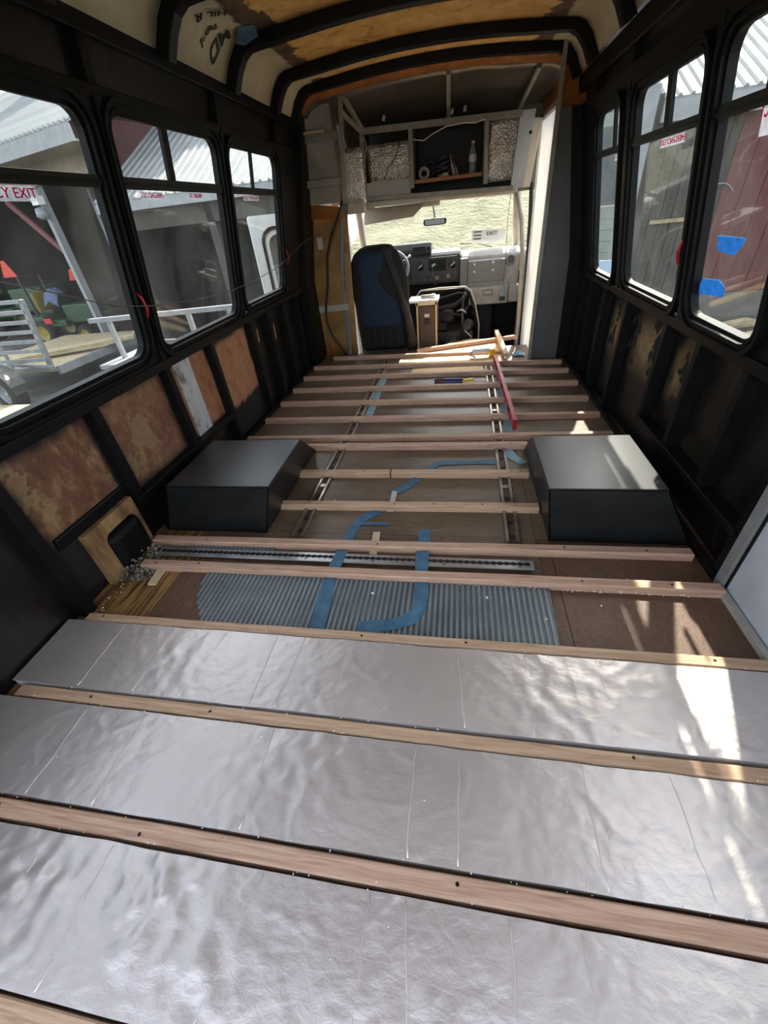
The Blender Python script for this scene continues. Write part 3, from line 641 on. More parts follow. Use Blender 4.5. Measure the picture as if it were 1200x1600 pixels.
# outer roof skin
rows = [[(x, y, zceil(x) + 0.05) for x in XS] for y in (YR - 0.06, YF + 0.1)]
MB().grid(rows).build('roof_skin', 'white', ceil, smooth=True)
def bow(y, w, parent, depth=0.052, mat='black'):
    mb = MB(); prof = []
    xs = [XC - 0.975 + 1.95 * k / 48 for k in range(49)]
    n = len(xs); vs = []
    for (yy) in (y - w / 2, y + w / 2):
        for x in xs: vs.append((x, yy, zceil(x) - 0.002))
        for x in xs:
            t = (x - XC); vs.append((XC + t * 0.95, yy, zceil(x) - depth * (1 - 0.45 * (abs(t) / 0.975) ** 6)))
    fs = []
    for i in range(n - 1):
        a0, a1, b0, b1 = i, i + 1, n + i, n + i + 1; o = 2 * n
        fs += [(b0, b1, b1 + o, b0 + o), (a0, b0, b0 + 0, a0)] if False else [(b0, b1, b1 + o, b0 + o)]
        fs += [(a0, a1, b1, b0), (a0 + o, b0 + o, b1 + o, a1 + o)]
    mb.add(vs, fs)
    return mb.build('roof_bow', mat, parent, bevel=0.004)
for (y, w_) in BOWS: bow(y, w_, ceil)
# printed lettering on the pale liner
def ceil_text(body, size, px, py, ang, mat):
    a = math.radians(ang); z = zceil(px) - 0.005
    sl_ = (zceil(px + 0.02) - zceil(px - 0.02)) / 0.04
    ux = Vector((math.cos(a), math.sin(a), sl_ * math.cos(a))); uy = Vector((math.sin(a), -math.cos(a), sl_ * math.sin(a)))
    o = text_obj('printed_lettering', body, size, mat, (px, py, z), ux, uy, ceil, bold=size * 0.03); off = WL[ceil.name]
    for v in o.data.vertices: v.co.z = zceil(v.co.x + off.x) - 0.012 - off.z
    return o
ceil_text('MD', 0.10, -1.125, 2.68, 215, 'green_print')
ceil_text('Panel', 0.05, -1.12, 2.57, 215, 'black_print')
ceil_text('HIL R', 0.06, -1.055, 2.49, 215, 'black_print')
mb = MB(); mb.add([(-1.03, 2.70, zceil(-1.03) - 0.006), (-0.96, 2.74, zceil(-0.96) - 0.006), (-0.98, 2.82, zceil(-0.98) - 0.02), (-1.06, 2.83, zceil(-1.06) - 0.03), (-1.08, 2.78, zceil(-1.08) - 0.03)], [(0, 1, 2, 3, 4)])
tag(mb.build('tape_scrap', 'tape_floor', solid=0.001, base=True), 'crumpled blue tape scrap hanging from the ceiling bow', 'tape')
# pale strip of liner caught between the two front bows
MB().hexa([(-1.08, 3.60, 1.872), (-0.55, 3.60, 1.924), (-0.55, 3.64, 1.924), (-1.08, 3.64, 1.872), (-1.08, 3.60, 1.880), (-0.55, 3.60, 1.932), (-0.55, 3.64, 1.932), (-1.08, 3.64, 1.880)]).build('liner_strip', 'cream', ceil)

# ------------------------------------------------------------------ foil insulation boards between the near battens
def foil_board(y0, y1, creases, seed, label, x0=-1.435, x1=0.90, ztop=0.036, lumps=()):
    nx, ny = 360, 56; rows_t = []
    for j in range(ny + 1):
        v = j / ny; row = []
        for i in range(nx + 1):
            u = i / nx; x = x0 + (x1 - x0) * u
            ye0 = y0 + 0.003 * noise.noise(Vector((x * 7, seed, 0))); ye1 = y1 + 0.003 * noise.noise(Vector((x * 7, seed + 9, 0)))
            y = ye0 + (ye1 - ye0) * v
            p = Vector((x, y, seed * 3.1))
            h = 0.0010 * noise.noise(p * 5) + 0.0008 * noise.noise(Vector((x * 13, y * 13, seed + noise.noise(p * 5) * 1.5))) + 0.0009 * noise.noise(p * 30) + 0.0006 * noise.noise(Vector((x * 55, y * 70, seed)))
            rdg = 1 - abs(noise.noise(Vector((x * 9 + noise.noise(p * 4), y * 9, seed + 20)))); h += 0.0025 * max(0, rdg - 0.86) / 0.14 * max(0, noise.noise(p * 2.3) + 0.2)
            for (lx, ly, lr, lh) in lumps:
                d2 = ((x - lx) ** 2 + (y - ly) ** 2) / (lr * lr)
                if d2 < 9: h += lh * math.exp(-d2) * (0.6 + 1.5 * noise.noise(Vector((x * 22, y * 22, seed))))
            row.append((x, y, ztop + h))
        rows_t.append(row)
    t = thing('foil_insulation_board', label, 'insulation board', ((x0 + x1) / 2, (y0 + y1) / 2, 0.0), 'foil faced insulation boards')
    MB().grid(rows_t).build('foil_facing', 'foil', t, smooth=True)
    for (cx, sk, hh) in creases:
        pts = []
        for k in range(13):
            v = k / 12; pts.append((cx + sk * (v - 0.5) + 0.005 * noise.noise(Vector((v * 5, cx * 5, seed))), y0 + 0.006 + (y1 - y0 - 0.012) * v, ztop + 0.0001 + 0.0008 * noise.noise(Vector((v * 9, cx * 7, seed)))))
        MB().tube(pts, 0.0019 if hh > 0 else 0.0014, 6).build('crease', 'foil', t, smooth=True)
    MB().box(x0 + 0.002, x1 - 0.002, y0 + 0.004, y1 - 0.004, 0.001, ztop - 0.006).build('foam_core', 'white_bit', t)
    return t
foil_board(-0.056, 0.178, [(-0.77, 0.0, 0.003), (-0.16, 0, -0.002), (-0.07, -0.03, 0.003), (0.12, 0, 0.0015), (0.25, 0.0, -0.0015), (-0.95, 0.02, 0.003), (-0.42, 0.05, -0.003)], 1,
           'nearest silver foil board, crumpled at its left end', lumps=((-0.62, 0.10, 0.09, 0.008), (-0.92, 0.06, 0.12, 0.007), (-0.02, -0.06, 0.07, 0.006), (-0.45, 0.02, 0.07, 0.004)))
foil_board(0.234, 0.474, [(-1.09, 0, 0.0025), (-0.89, 0, 0.0025), (-0.485, 0, -0.0025), (-0.09, 0, 0.0018), (0.315, 0, 0.002), (0.51, 0, -0.0015), (0.02, 0, 0.0008)], 2,
           'middle silver foil board between the third and fourth nearest battens', lumps=((-0.35, 0.42, 0.12, 0.003),))
foil_board(0.524, 0.772, [(-1.185, 0, -0.0025), (-0.985, 0, 0.003), (-0.80, 0.05, 0.0025), (-0.59, 0, -0.0025), (-0.50, 0.02, 0.002), (0.025, -0.02, 0.003), (0.215, 0, 0.002), (0.42, 0, -0.002)], 3,
           'farthest silver foil board, touched by sun streaks at right', lumps=((-0.9, 0.62, 0.12, 0.003), (0.3, 0.64, 0.15, 0.003)))
# foam crumbs and saw dust
random.seed(11); mb = MB()
def crumb(x, y, z, r):
    p = [(x + r * random.uniform(.4, 1) * math.cos(a), y + r * random.uniform(.4, 1) * math.sin(a), z + r * 0.2) for a in (0, 1.6, 3.1, 4.7)]
    mb.add(p + [(x, y, z + r), (x, y, z)], [(0, 1, 4), (1, 2, 4), (2, 3, 4), (3, 0, 4), (1, 0, 5), (2, 1, 5), (3, 2, 5), (0, 3, 5)])
for k in range(110): crumb(random.uniform(-1.35, 0.85), random.choice((0.783, 0.775, 0.520, 0.478, 0.232, 0.183)) + random.gauss(0, 0.004), 0.038, random.uniform(0.0012, 0.0035))
for k in range(60): crumb(random.uniform(-1.3, 0.8), random.uniform(0.0, 0.75), 0.038, random.uniform(0.001, 0.003))
for (x, y, r) in ((-0.30, 1.0, 0.010), (0.12, 1.01, 0.008), (0.31, 0.93, 0.006), (-0.60, 1.6, 0.006), (0.62, 1.13, 0.006), (0.50, 1.0, 0.008)): crumb(x, y, 0.012, r)
for k in range(50): crumb(random.uniform(-1.385, -1.35), random.uniform(0.82, 1.2), random.uniform(0.0, 0.02), random.uniform(0.002, 0.005))
for k in range(60): crumb(random.uniform(0.0, 0.85), 1.07 + random.gauss(0, 0.003), 0.008, random.uniform(0.002, 0.005))
tag(mb.build('foam_crumbs', 'white_bit', base=True), 'white foam crumbs scattered along the boards and wall', 'crumbs', kind='stuff')
random.seed(5); mb = MB()
for k in range(320):
    x = random.gauss(-1.33, 0.035); y = random.uniform(1.0, 1.22); z = max(0.0, 0.05 - 0.4 * (x + 1.40)) * random.random()
    crumb(x, y, z, random.uniform(0.004, 0.013))
tag(mb.build('dirt_heap', M('grey_lint', [(0.3, '#3a342d'), (0.7, '#8a8378')], 20, 6, rough=0.95), base=True), 'grey lint and dirt heaped under the square hole', 'dirt', kind='stuff')

# ------------------------------------------------------------------ battens
BAT = [  # (xl, yl, xr, yr, width, height, material, label)
    (-1.40, -0.085, -0.30, -0.085, 0.045, 0.036, 'wood_pale', 'wooden batten in the near left corner, closest to the camera'),
    (-1.42, 0.2065, 0.90, 0.2065, 0.040, 0.034, 'wood', 'broad reddish wooden batten between the two nearest foil boards'),
    (-1.385, 0.499, 0.90, 0.497, 0.036, 0.034, 'wood_pale', 'knotty wooden batten between the two farther foil boards'),
    (-1.375, 0.793, 0.91, 0.798, 0.036, 0.034, 'wood_pale', 'wooden batten along the far edge of the foil boards'),
    (-1.345, 1.092, 0.905, 1.094, 0.040, 0.034, 'wood', 'long pink wooden batten in front of the slotted aluminium track'),
    (-1.395, 1.252, 0.885, 1.274, 0.040, 0.034, 'wood', 'long pink wooden batten against the two black wheel boxes'),
    (-0.873, 1.551, 0.374, 1.557, 0.038, 0.034, 'wood_pale', 'short pale batten between the wheel boxes, nearest of the three'),
    (-0.874, 1.854, 0.369, 1.854, 0.038, 0.034, 'wood_pale', 'short amber batten between the wheel boxes with a dark knot'),
    (-0.93, 2.172, 0.40, 2.165, 0.038, 0.034, 'wood', 'short pink batten between the wheel boxes at their far end'),
    (-1.385, 2.29, 0.885, 2.282, 0.038, 0.034, 'wood', 'full-width batten just past the wheel boxes'),
    (-1.375, 2.583, 0.885, 2.565, 0.038, 0.034, 'wood', 'full-width batten under the near end of the red level'),
    (-1.372, 2.895, 0.88, 2.838, 0.038, 0.034, 'wood', 'full-width batten, second past the near end of the red level'),
    (-1.37, 3.185, 0.88, 3.145, 0.038, 0.034, 'wood', 'full-width batten that the navy sealant tube leans on'),
    (-1.375, 3.49, 0.87, 3.43, 0.038, 0.034, 'wood', 'full-width batten just beyond the navy sealant tube'),
    (-1.365, 3.785, 0.86, 3.66, 0.038, 0.034, 'wood', 'full-width batten at the foot of the dark grey partition'),
    (-1.245, 4.08, 0.44, 4.00, 0.038, 0.034, 'wood', 'shorter batten nearest the driver seat at the floor edge'),
]
random.seed(21)
for bi, (xl, yl, xr, yr, wd, ht, mat, lab) in enumerate(BAT):
    b0 = thing('floor_batten', lab, 'batten', ((xl + xr) / 2, (yl + yr) / 2, 0.0), 'wooden battens across the bus floor')
    mb = MB(); n = 26; h2 = wd / 2; vs = []; fs = []
    z0 = 0.0 if bi not in (4,) else 0.0
    for i in range(n + 1):
        t = i / n; x = xl + (xr - xl) * t; y = yl + (yr - yl) * t + 0.0025 * noise.noise(Vector((x * 2.1, bi * 3.3, 0)))
        e = 0.0 if i not in (0, n) else (0.008 if i == 0 else -0.008)
        zz = 0.009 if 4 <= bi <= 4 else (0.0115 if bi == 5 else 0.0)
        zz = 0.0
        vs += [(x, y - h2, zz + 0.0), (x, y - h2, ht - 0.003), (x + e * 0.3, y - h2 + 0.003, ht), (x + e * 0.3, y + h2 - 0.003, ht), (x, y + h2, ht - 0.003), (x, y + h2, zz + 0.0)]
    for i in range(n):
        for k in range(6): fs.append((i * 6 + k, i * 6 + (k + 1) % 6, (i + 1) * 6 + (k + 1) % 6, (i + 1) * 6 + k))
    fs += [list(range(6))[::-1], [n * 6 + k for k in range(6)]]
    mb.add(vs, fs); o = fix(mb.build('stick', mat, b0))
    for t in sorted(random.sample([0.03, 0.12, 0.3, 0.47, 0.62, 0.8, 0.93, 0.97], 4)):
        x = xl + (xr - xl) * t; y = yl + (yr - yl) * t + random.uniform(-0.006, 0.006)
        MB().lathe([(0.0, 0.0012), (0.004, 0.001), (0.0045, -0.002)], (x, y, ht), seg=8).build('screw', 'screw', b0)
    if bi == 7: MB().box(-0.352, -0.346, 1.834, 1.874, 0.001, ht + 0.0006).build('knot', 'screw', b0)

# ------------------------------------------------------------------ seat tracks in the floor
def seat_track(xa, ya, xb, yb, label, gap=0.045):
    t = thing('seat_track', label, 'seat track', ((xa + xb) / 2, (ya + yb) / 2, 0), 'steel seat tracks let into the floor')
    d = Vector((xb - xa, yb - ya, 0)).normalized(); r = Vector((d.y, -d.x, 0))
    A, B = Vector((xa, ya, 0)), Vector((xb, yb, 0))
    for s_ in (-1, 1):
        MB().bar(A + r * s_ * gap / 2 + Vector((0, 0, 0.006)), B + r * s_ * gap / 2 + Vector((0, 0, 0.006)), 0.015, 0.012).build('rail_lip', 'steel', t, bevel=0.003)
    MB().bar(A + Vector((0, 0, 0.001)), B + Vector((0, 0, 0.001)), gap - 0.012, 0.003).build('channel', M('rusty_channel', [(0.3, '#3a2a1e'), (0.7, '#5e4735')], 20, 6, rough=0.7), t)
    L = (B - A).length; k = 0.03
    slot = MB().bar((-0, 0, 0), (0.0, 0.03, 0), 0.02, 0.004)
    i = 0
    while k < L - 0.02:
        p = A + d * k
        if i % 5 == 4: o = MB().bar(p + Vector((0, 0, 0.0045)), p + d * 0.028 + Vector((0, 0, 0.0045)), gap - 0.016, 0.006).build('clip', 'steel', t)
        else: o = MB().bar(p + Vector((0, 0, 0.003)), p + d * 0.022 + Vector((0, 0, 0.003)), 0.017, 0.003).build('slot', 'hole', t)
        k += 0.095; i += 1
    return t
seat_track(-0.715, 1.325, -0.678, 3.95, 'left steel seat track running forward under the battens')
seat_track(0.243, 1.325, 0.262, 3.72, 'right steel seat track, leading to the red level')
# slotted aluminium track across the floor
t = thing('slotted_track', 'aluminium track with a scalloped black slot lying across the floor', 'track', (-0.5, 1.18, 0.011))
MB().box(-1.325, 0.305, 1.155, 1.207, 0.0116, 0.0185).build('track_plate', 'alu', t, bevel=0.002)
vs = []; n = 520
for i in range(n + 1):
    x = -1.315 + 1.605 * i / n; hw = 0.0035 + 0.0065 * abs(math.sin(math.pi * (x + 1.315) / 0.0255)) ** 0.7
    vs += [(x, 1.184 - hw, 0.0189), (x, 1.184 + hw, 0.0189)]
MB().add(vs, [(2 * i, 2 * i + 2, 2 * i + 3, 2 * i + 1) for i in range(n)]).build('scalloped_slot', 'hole', t)
for k in range(6): MB().lathe([(0.0, 0.002), (0.006, 0.0015), (0.007, 0.0)], (-1.2 + k * 0.29, 1.168, 0.0185), seg=8).build('rivet', 'steel', t)

# ------------------------------------------------------------------ loose sticks, tape strips
def stick(a, b, w, h, label, mat='wood_y'):
    o = MB().bar((a[0], a[1], a[2] + h / 2), (b[0], b[1], b[2] + h / 2), w, h).build('shim_stick', mat, base=True, bevel=0.0015)
    return tag(o, label, 'shim', 'flat shim sticks under the battens')
stick((-0.309, 1.70, 0.0005), (-0.309, 1.528, 0.0005), 0.028, 0.007, 'flat pale shim under the nearest short batten between the boxes', 'white_strip')
stick((-0.348, 1.37, 0.0005), (-0.340, 1.222, 0.0005), 0.033, 0.007, 'flat cream shim under the batten against the wheel boxes')
stick((-1.250, 1.09, 0.0045), (-1.238, 0.985, 0.0045), 0.034, 0.012, 'short pale shim poking out at the left end of a batten')
def strip(name, pts, w, label, mat='tape_floor', z=0.0022, cat='tape', th=0.001):
    mb = MB(); n = len(pts); vs = []
    for i, p in enumerate(pts):
        a = Vector(pts[max(i - 1, 0)][:2] + (0,)); b = Vector(pts[min(i + 1, n - 1)][:2] + (0,)); d = (b - a).normalized(); r = Vector((d.y, -d.x, 0))
        zz = p[2] if len(p) > 2 else z; c = Vector((p[0], p[1], zz)); ww = w * (1 + 0.12 * math.sin(i * 2.7)) / 2
        vs += [c - r * ww, c + r * ww, c - r * ww + Vector((0, 0, th)), c + r * ww + Vector((0, 0, th))]
    fs = [(0, 1, 3, 2), (4 * n - 4, 4 * n - 2, 4 * n - 1, 4 * n - 3)]
    for i in range(n - 1):
        o = 4 * i; fs += [(o, o + 4, o + 5, o + 1), (o + 2, o + 3, o + 7, o + 6), (o, o + 2, o + 6, o + 4), (o + 1, o + 5, o + 7, o + 3)]
    return tag(fix(mb.add(vs, fs).build(name, mat, base=True)), label, cat, 'blue masking tape on the floor')
strip('tape_strip', [(-0.47, 0.82, 0.012), (-0.48, 0.95, 0.012), (-0.488, 1.07, 0.012)], 0.055, 'wide blue tape strip on the grooved sheet, left of the loop')
strip('tape_strip', [(-0.485, 1.115, 0.020), (-0.478, 1.15, 0.020), (-0.475, 1.2, 0.020), (-0.472, 1.225, 0.0165)], 0.05, 'short blue tape strip crossing the slotted track at left')
strip('tape_strip', [(-0.468, 1.285), (-0.468, 1.36), (-0.455, 1.43), (-0.42, 1.49), (-0.36, 1.53)], 0.048, 'bent blue tape strip beside the nearest short batten')
strip('tape_strip', [(-0.44, 1.425, 0.0036), (-0.36, 1.435, 0.0036), (-0.30, 1.432, 0.0036)], 0.02, 'thin torn blue tape spur branching to the right')
strip('tape_strip', [(-0.30, 1.70), (-0.24, 1.77), (-0.20, 1.83)], 0.05, 'diagonal blue tape strip between two short battens')
strip('tape_strip', [(-0.16, 1.885), (-0.13, 1.945), (-0.105, 1.982), (-0.06, 1.992), (0.10, 1.998), (0.215, 2.0)], 0.042, 'crooked blue tape strip reaching the right seat track')
strip('tape_strip', [(-0.132, 1.40, 0.0022), (-0.13, 1.30, 0.0022)], 0.052, 'short blue tape strip ending above the slotted track at right')
strip('tape_strip', [(-0.13, 1.235, 0.020), (-0.128, 1.16, 0.020), (-0.126, 1.118, 0.020)], 0.052, 'blue tape strip crossing the slotted track at right')
strip('tape_strip', [(-0.12, 1.07, 0.012), (-0.118, 0.99, 0.012), (-0.122, 0.935, 0.012), (-0.15, 0.895, 0.012), (-0.20, 0.868, 0.0128), (-0.28, 0.848, 0.0128), (-0.33, 0.842, 0.0128)], 0.052, 'hooked blue tape loop on the grooved sheet')
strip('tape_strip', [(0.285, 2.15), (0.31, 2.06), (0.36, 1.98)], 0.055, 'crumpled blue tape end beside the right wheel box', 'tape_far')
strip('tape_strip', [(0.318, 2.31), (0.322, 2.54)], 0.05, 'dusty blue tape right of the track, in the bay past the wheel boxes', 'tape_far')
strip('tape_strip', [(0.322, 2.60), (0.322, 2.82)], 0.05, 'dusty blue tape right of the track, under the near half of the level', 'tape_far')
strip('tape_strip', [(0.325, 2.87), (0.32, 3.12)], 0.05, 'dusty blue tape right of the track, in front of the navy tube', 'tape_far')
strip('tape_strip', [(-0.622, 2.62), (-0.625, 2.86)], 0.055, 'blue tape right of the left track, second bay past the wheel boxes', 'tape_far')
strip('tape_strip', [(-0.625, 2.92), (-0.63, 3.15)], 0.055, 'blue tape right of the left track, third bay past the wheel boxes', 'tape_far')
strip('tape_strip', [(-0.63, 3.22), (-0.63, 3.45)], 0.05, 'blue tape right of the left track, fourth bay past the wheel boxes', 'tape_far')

# ------------------------------------------------------------------ wheel boxes
def wheel_box(inner_b, inner_t, outer_t, outer_b, label):
    t = thing('wheel_box', label, 'wheel box', ((inner_b + outer_b) / 2, 1.75, 0), 'black wheel boxes')
    y0, yt, yb, h = 1.345, 1.79, 2.16, 0.262
    b = [(inner_b, y0, 0.001), (outer_b, y0, 0.001), (outer_b, yb, 0.001), (inner_b, yb, 0.001)]
    tp = [(inner_t, y0, h), (outer_t, y0, h), (outer_t, yt, h), (inner_t, yt, h)]
    def panel(name, q, th=0.008):
        q = [Vector(p) for p in q]; n = (q[1] - q[0]).cross(q[2] - q[0]).normalized()
        c = sum((Vector(p) for p in b + tp), Vector()) / 8
        if n.dot(q[0] - c) < 0: n = -n
        i = [p - n * th for p in q]; mb = MB(); mb.add(q + i, [(0, 1, 2, 3), (7, 6, 5, 4), (0, 4, 5, 1), (1, 5, 6, 2), (2, 6, 7, 3), (3, 7, 4, 0)])
        return fix(mb.build(name, 'box', t, bevel=0.002))
    panel('top_board', tp); panel('near_board', [b[0], b[1], tp[1], tp[0]]); panel('inner_board', [b[0], tp[0], tp[3], b[3]])
    panel('far_board', [b[3], tp[3], tp[2], b[2]]); panel('outer_board', [b[1], b[2], tp[2], tp[1]])
    return t
wheel_box(-0.872, -0.79, -1.29, -1.395, 'black sloped wheel box against the left wall')
wheel_box(0.386, 0.348, 0.765, 0.915, 'black sloped wheel box against the right wall, sun streaks on top')

# ------------------------------------------------------------------ tools and loose lumber
t = thing('spirit_level', 'long red spirit level lying across the far battens', 'level', (0.33, 3.0, 0.035))
def level():
    A = Vector((0.345, 2.335, 0.035)); B = Vector((0.315, 3.66, 0.035)); d = (B - A).normalized(); w = 0.026
    MB().bar(A + Vector((0, 0, 0.030)), B + Vector((0, 0, 0.030)), 0.010, 0.060).build('web', 'level', t)
    for z in (0.004, 0.058): MB().bar(A + Vector((0, 0, z)), B + Vector((0, 0, z)), w, 0.008).build('flange', 'level', t, bevel=0.001)
    for e in (A, B - d * 0.012): MB().bar(e + Vector((0, 0, 0.031)), e + d * 0.012 + Vector((0, 0, 0.031)), w + 0.002, 0.064).build('end_cap', 'red', t, bevel=0.002)
    for k in (0.17, 0.5, 0.8):
        p = A + (B - A) * k; MB().bar(p + Vector((0, 0, 0.030)), p + d * 0.06 + Vector((0, 0, 0.030)), 0.020, 0.032).build('vial_window', 'hole', t, bevel=0.004)
        MB().tube([p + Vector((0, 0, 0.030)) + d * 0.01, p + d * 0.05 + Vector((0, 0, 0.030))], 0.008, 8).build('vial', 'gold', t)
level()
t = thing('sealant_tube', 'navy printed sealant tube with yellow cap and rod, on the floor', 'sealant tube', (0.0, 3.24, 0.0))
A = Vector((-0.185, 3.235, 0.030)); B = Vector((0.04, 3.225, 0.030)); d = (B - A).normalized()
MB().tube([A, A + d * 0.004, B - d * 0.004, B], [0.024, 0.026, 0.026, 0.024], 16).build('tube_body', 'navy_tube', t, smooth=True)
MB().tube([A - d * 0.004, A + d * 0.003], 0.0262, 16).build('rim', 'alu', t)
MB().tube([A + d * 0.02, A + d * 0.07], 0.0264, 16).build('label_band', MT['maroon'], t)
MB().tube([B, B + d * 0.012], [0.022, 0.022], 12).build('collar', 'gold', t)
MB().bar(B + d * 0.012 + Vector((0, 0, 0.004)), B + d * 0.085 + Vector((0, 0, 0.016)), 0.03, 0.022).build('trigger', 'gold', t, bevel=0.004)
MB().tube([B + d * 0.05, B + d * 0.235 - Vector((0, 0, 0.004))], 0.004, 8).build('rod', 'steel', t)
t = thing('caulking_gun', 'small yellow and white caulking gun by the last batten', 'caulking gun', (0.25, 3.95, 0.0))
A = Vector((0.13, 3.90, 0.065)); B = Vector((0.33, 3.925, 0.065)); d = (B - A).normalized()
MB().tube([A, B - d * 0.05], 0.02, 12).build('cartridge', 'white_bit', t, smooth=True)
MB().bar(B - d * 0.05 - Vector((0, 0, 0.02)), B - Vector((0, 0, 0.02)), 0.045, 0.06).build('carriage', 'gold', t, bevel=0.004)
MB().tube([A, A - d * 0.02 - Vector((0, 0, 0.03)), A + d * 0.03 - Vector((0, 0, 0.05))], 0.008, 8).build('handle', 'pl_mid', t)
# lumber at the front edge of the floor
def lumber(name, a, b, w, h, label, mat='wood_pale'):
    o = MB().bar(a, b, w, h).build(name, mat, base=True, bevel=0.0015); return tag(o, label, 'lumber')
mb = MB().prism([(-0.45, 4.10), (-0.10, 4.42), (0.12, 4.55), (0.42, 4.50), (0.44, 4.04), (0.0, 4.06)], 'z', 0.001, 0.013)
tag(mb.build('plywood_offcut', 'ply_new', base=True), 'fresh triangular plywood offcut lying at the front floor edge', 'plywood')
lumber('loose_batten', (-0.40, 4.13, 0.033), (0.58, 4.46, 0.033), 0.038, 0.036, 'loose batten lying diagonally on the plywood offcut', 'wood')
lumber('loose_batten', (0.385, 4.56, 0.072), (0.415, 3.74, 0.066), 0.038, 0.034, 'loose pale stick pointing at the windshield, crossing the diagonal batten', 'wood_y')
mb = MB().box(-0.55, 0.40, 3.775, 3.975, 0.0005, 0.010); tag(mb.build('plywood_sheet', 'ply_new', base=True), 'bright sunlit plywood sheet between the last two full battens', 'plywood')
mb = MB().box(-0.40, 0.215, 3.485, 3.655, 0.0005, 0.010); tag(mb.build('plywood_sheet', 'ply_new', base=True), 'pale plywood sheet beyond the navy sealant tube', 'plywood')
rows = []
for j in range(9):
    rows.append([(0.49 + 0.11 * i / 8 + 0.01 * noise.noise(Vector((i, j, 0.3))), 3.90 + 0.10 * j / 8 + 0.012 * noise.noise(Vector((i * .7, j * .7, 4))), 0.008 + 0.035 * (1 - abs(i - 4) / 4.5) * (1 - abs(j - 4) / 4.5) + 0.008 * noise.noise(Vector((i * .6, j * .6, 2)))) for i in range(9)])
tag(MB().grid(rows).build('cloth', 'blue_cloth', smooth=True, solid=0.003, base=True), 'crumpled pale blue cloth beside the white entry door', 'cloth')

# ------------------------------------------------------------------ entry partition, white door, front cap
p = thing('wall_partition', 'dark grey partition panel at the front right, beside the entry', None, (0.78, 3.83, 0), kind='structure')
MB().prism([(0.622, 0.0), (0.985, 0.0), (0.985, 0.66), (0.925, 0.69), (0.775, 1.60), (0.619, 1.60)], 'y', 3.82, 3.85).build('panel', 'grey_dark', p)
MB().bar((0.622, 3.83, 0.0), (0.616, 3.83, 1.93), 0.022, 0.05, (0, 1, 0)).build('edge_post', 'grey_frame', p)
MB().prism([(0.845, 0.0), (0.985, 0.0), (0.985, 0.66), (0.925, 0.69), (0.775, 1.60), (0.70, 1.60), (0.83, 0.75)], 'y', 3.80, 3.819).build('black_return', 'black', p)
MB().hexa([(0.64, 3.86, 1.60), (0.86, 3.86, 1.60), (0.86, 3.88, 1.60), (0.64, 3.88, 1.60), (0.64, 3.86, 1.86), (0.76, 3.86, 1.86), (0.76, 3.88, 1.86), (0.64, 3.88, 1.86)]).build('rough_foam_patch', 'orange_edge', p)
d = thing('door_2', 'bright white translucent entry door panel behind the grey partition', None, (0.65, 4.2, 0), kind='structure')
MB().hexa([(0.66, 3.87, -0.35), (0.68, 3.87, -0.35), (0.68, 4.56, -0.35), (0.66, 4.56, -0.35), (0.635, 3.87, 1.62), (0.655, 3.87, 1.62), (0.645, 4.56, 1.62), (0.625, 4.56, 1.62)]).build('door_panel', 'door_white', d)
MB().bar((0.654, 4.565, -0.35), (0.625, 4.565, 1.64), 0.03, 0.03).build('door_edge', 'white', d)
MB().bar((0.63, 3.87, 1.64), (0.62, 4.57, 1.64), 0.035, 0.03).build('door_top_rail', 'grey_frame', d)
MB().torus((0.654, 4.05, 0.32), (1, 0, 0), 0.03, 0.0025, 24, 6).build('ring_mark', 'pl_light', d)

cap = thing('wall_front', 'over-cab front of the bus, grey tube frame and foil insulation', None, (-0.3, 4.3, 1.2), kind='structure')
# orange fringe arch and dull foil sloping ceiling
rows = []
xs = [XC - 0.93 + 1.86 * k / 36 for k in range(37)]
for (yy, dr) in ((3.90, 0.012), (4.02, 0.055)): rows.append([(x, yy, zceil(x, dr)) for x in xs])
MB().grid(rows).build('insulation_fringe', 'orange_edge', cap, smooth=True, solid=0.012)
rows = []
for k in range(8):
    t_ = k / 7; row = []
    for x in xs:
        zt = zceil(x, 0.058); zb = 1.735; row.append((x * (1 - 0.1 * t_) - 0.02 * t_, 4.02 + 0.66 * t_, zt + (zb - zt) * t_ ** 1.3 + 0.006 * noise.noise(Vector((x * 5, t_ * 4, 0)))))
    rows.append(row)
MB().grid(rows).build('foil_ceiling', 'dull_foil', cap, smooth=True, solid=0.006)
MB().grid([[(x, 4.0, zceil(x) + 0.045) for x in xs], [(x, 4.75, 1.80) for x in xs], [(x, 4.98, 1.27) for x in xs]]).build('cap_skin', 'liner_light', cap, solid=0.01)
for x in (-0.10, 0.50):
    MB().bar((x * 1.0, 4.03, zceil(x, 0.075)), (x * 0.9 - 0.02, 4.55, 1.70), 0.03, 0.02).build('ceiling_strut', 'grey_frame', cap, bevel=0.002)
# tube frame
def tb(a, b, w=0.034, h=0.034, name='frame_tube', mat='grey_frame', parent=cap): return MB().bar(a, b, w, h).build(name, mat, parent, bevel=0.003)
YT = 4.35
tb((-0.80, YT, 1.695), (0.45, YT, 1.665), 0.03, 0.04); tb((-0.80, YT, 1.69), (-0.815, YT, 1.24)); tb((-0.405, YT, 1.675), (-0.405, YT, 1.30))
tb((0.185, YT, 1.665), (0.195, YT, 1.27)); tb((-0.80, YT, 1.265), (0.42, YT, 1.225), 0.03, 0.03)
tb((-0.88, 4.03, 1.905), (-0.785, YT - 0.02, 1.70), 0.028, 0.028); tb((-0.875, 4.05, 1.90), (-0.945, 4.12, 1.25), 0.03, 0.03); tb((-0.885, 4.07, 1.78), (-0.795, YT - 0.02, 1.69), 0.026, 0.026); tb((-0.945, 4.12, 1.265), (-0.815, YT - 0.01, 1.255), 0.026, 0.026)
MB().box(-0.80, -0.42, YT - 0.004, YT + 0.012, 1.25, 1.37).build('grey_fascia', MT['pl_light'], cap)
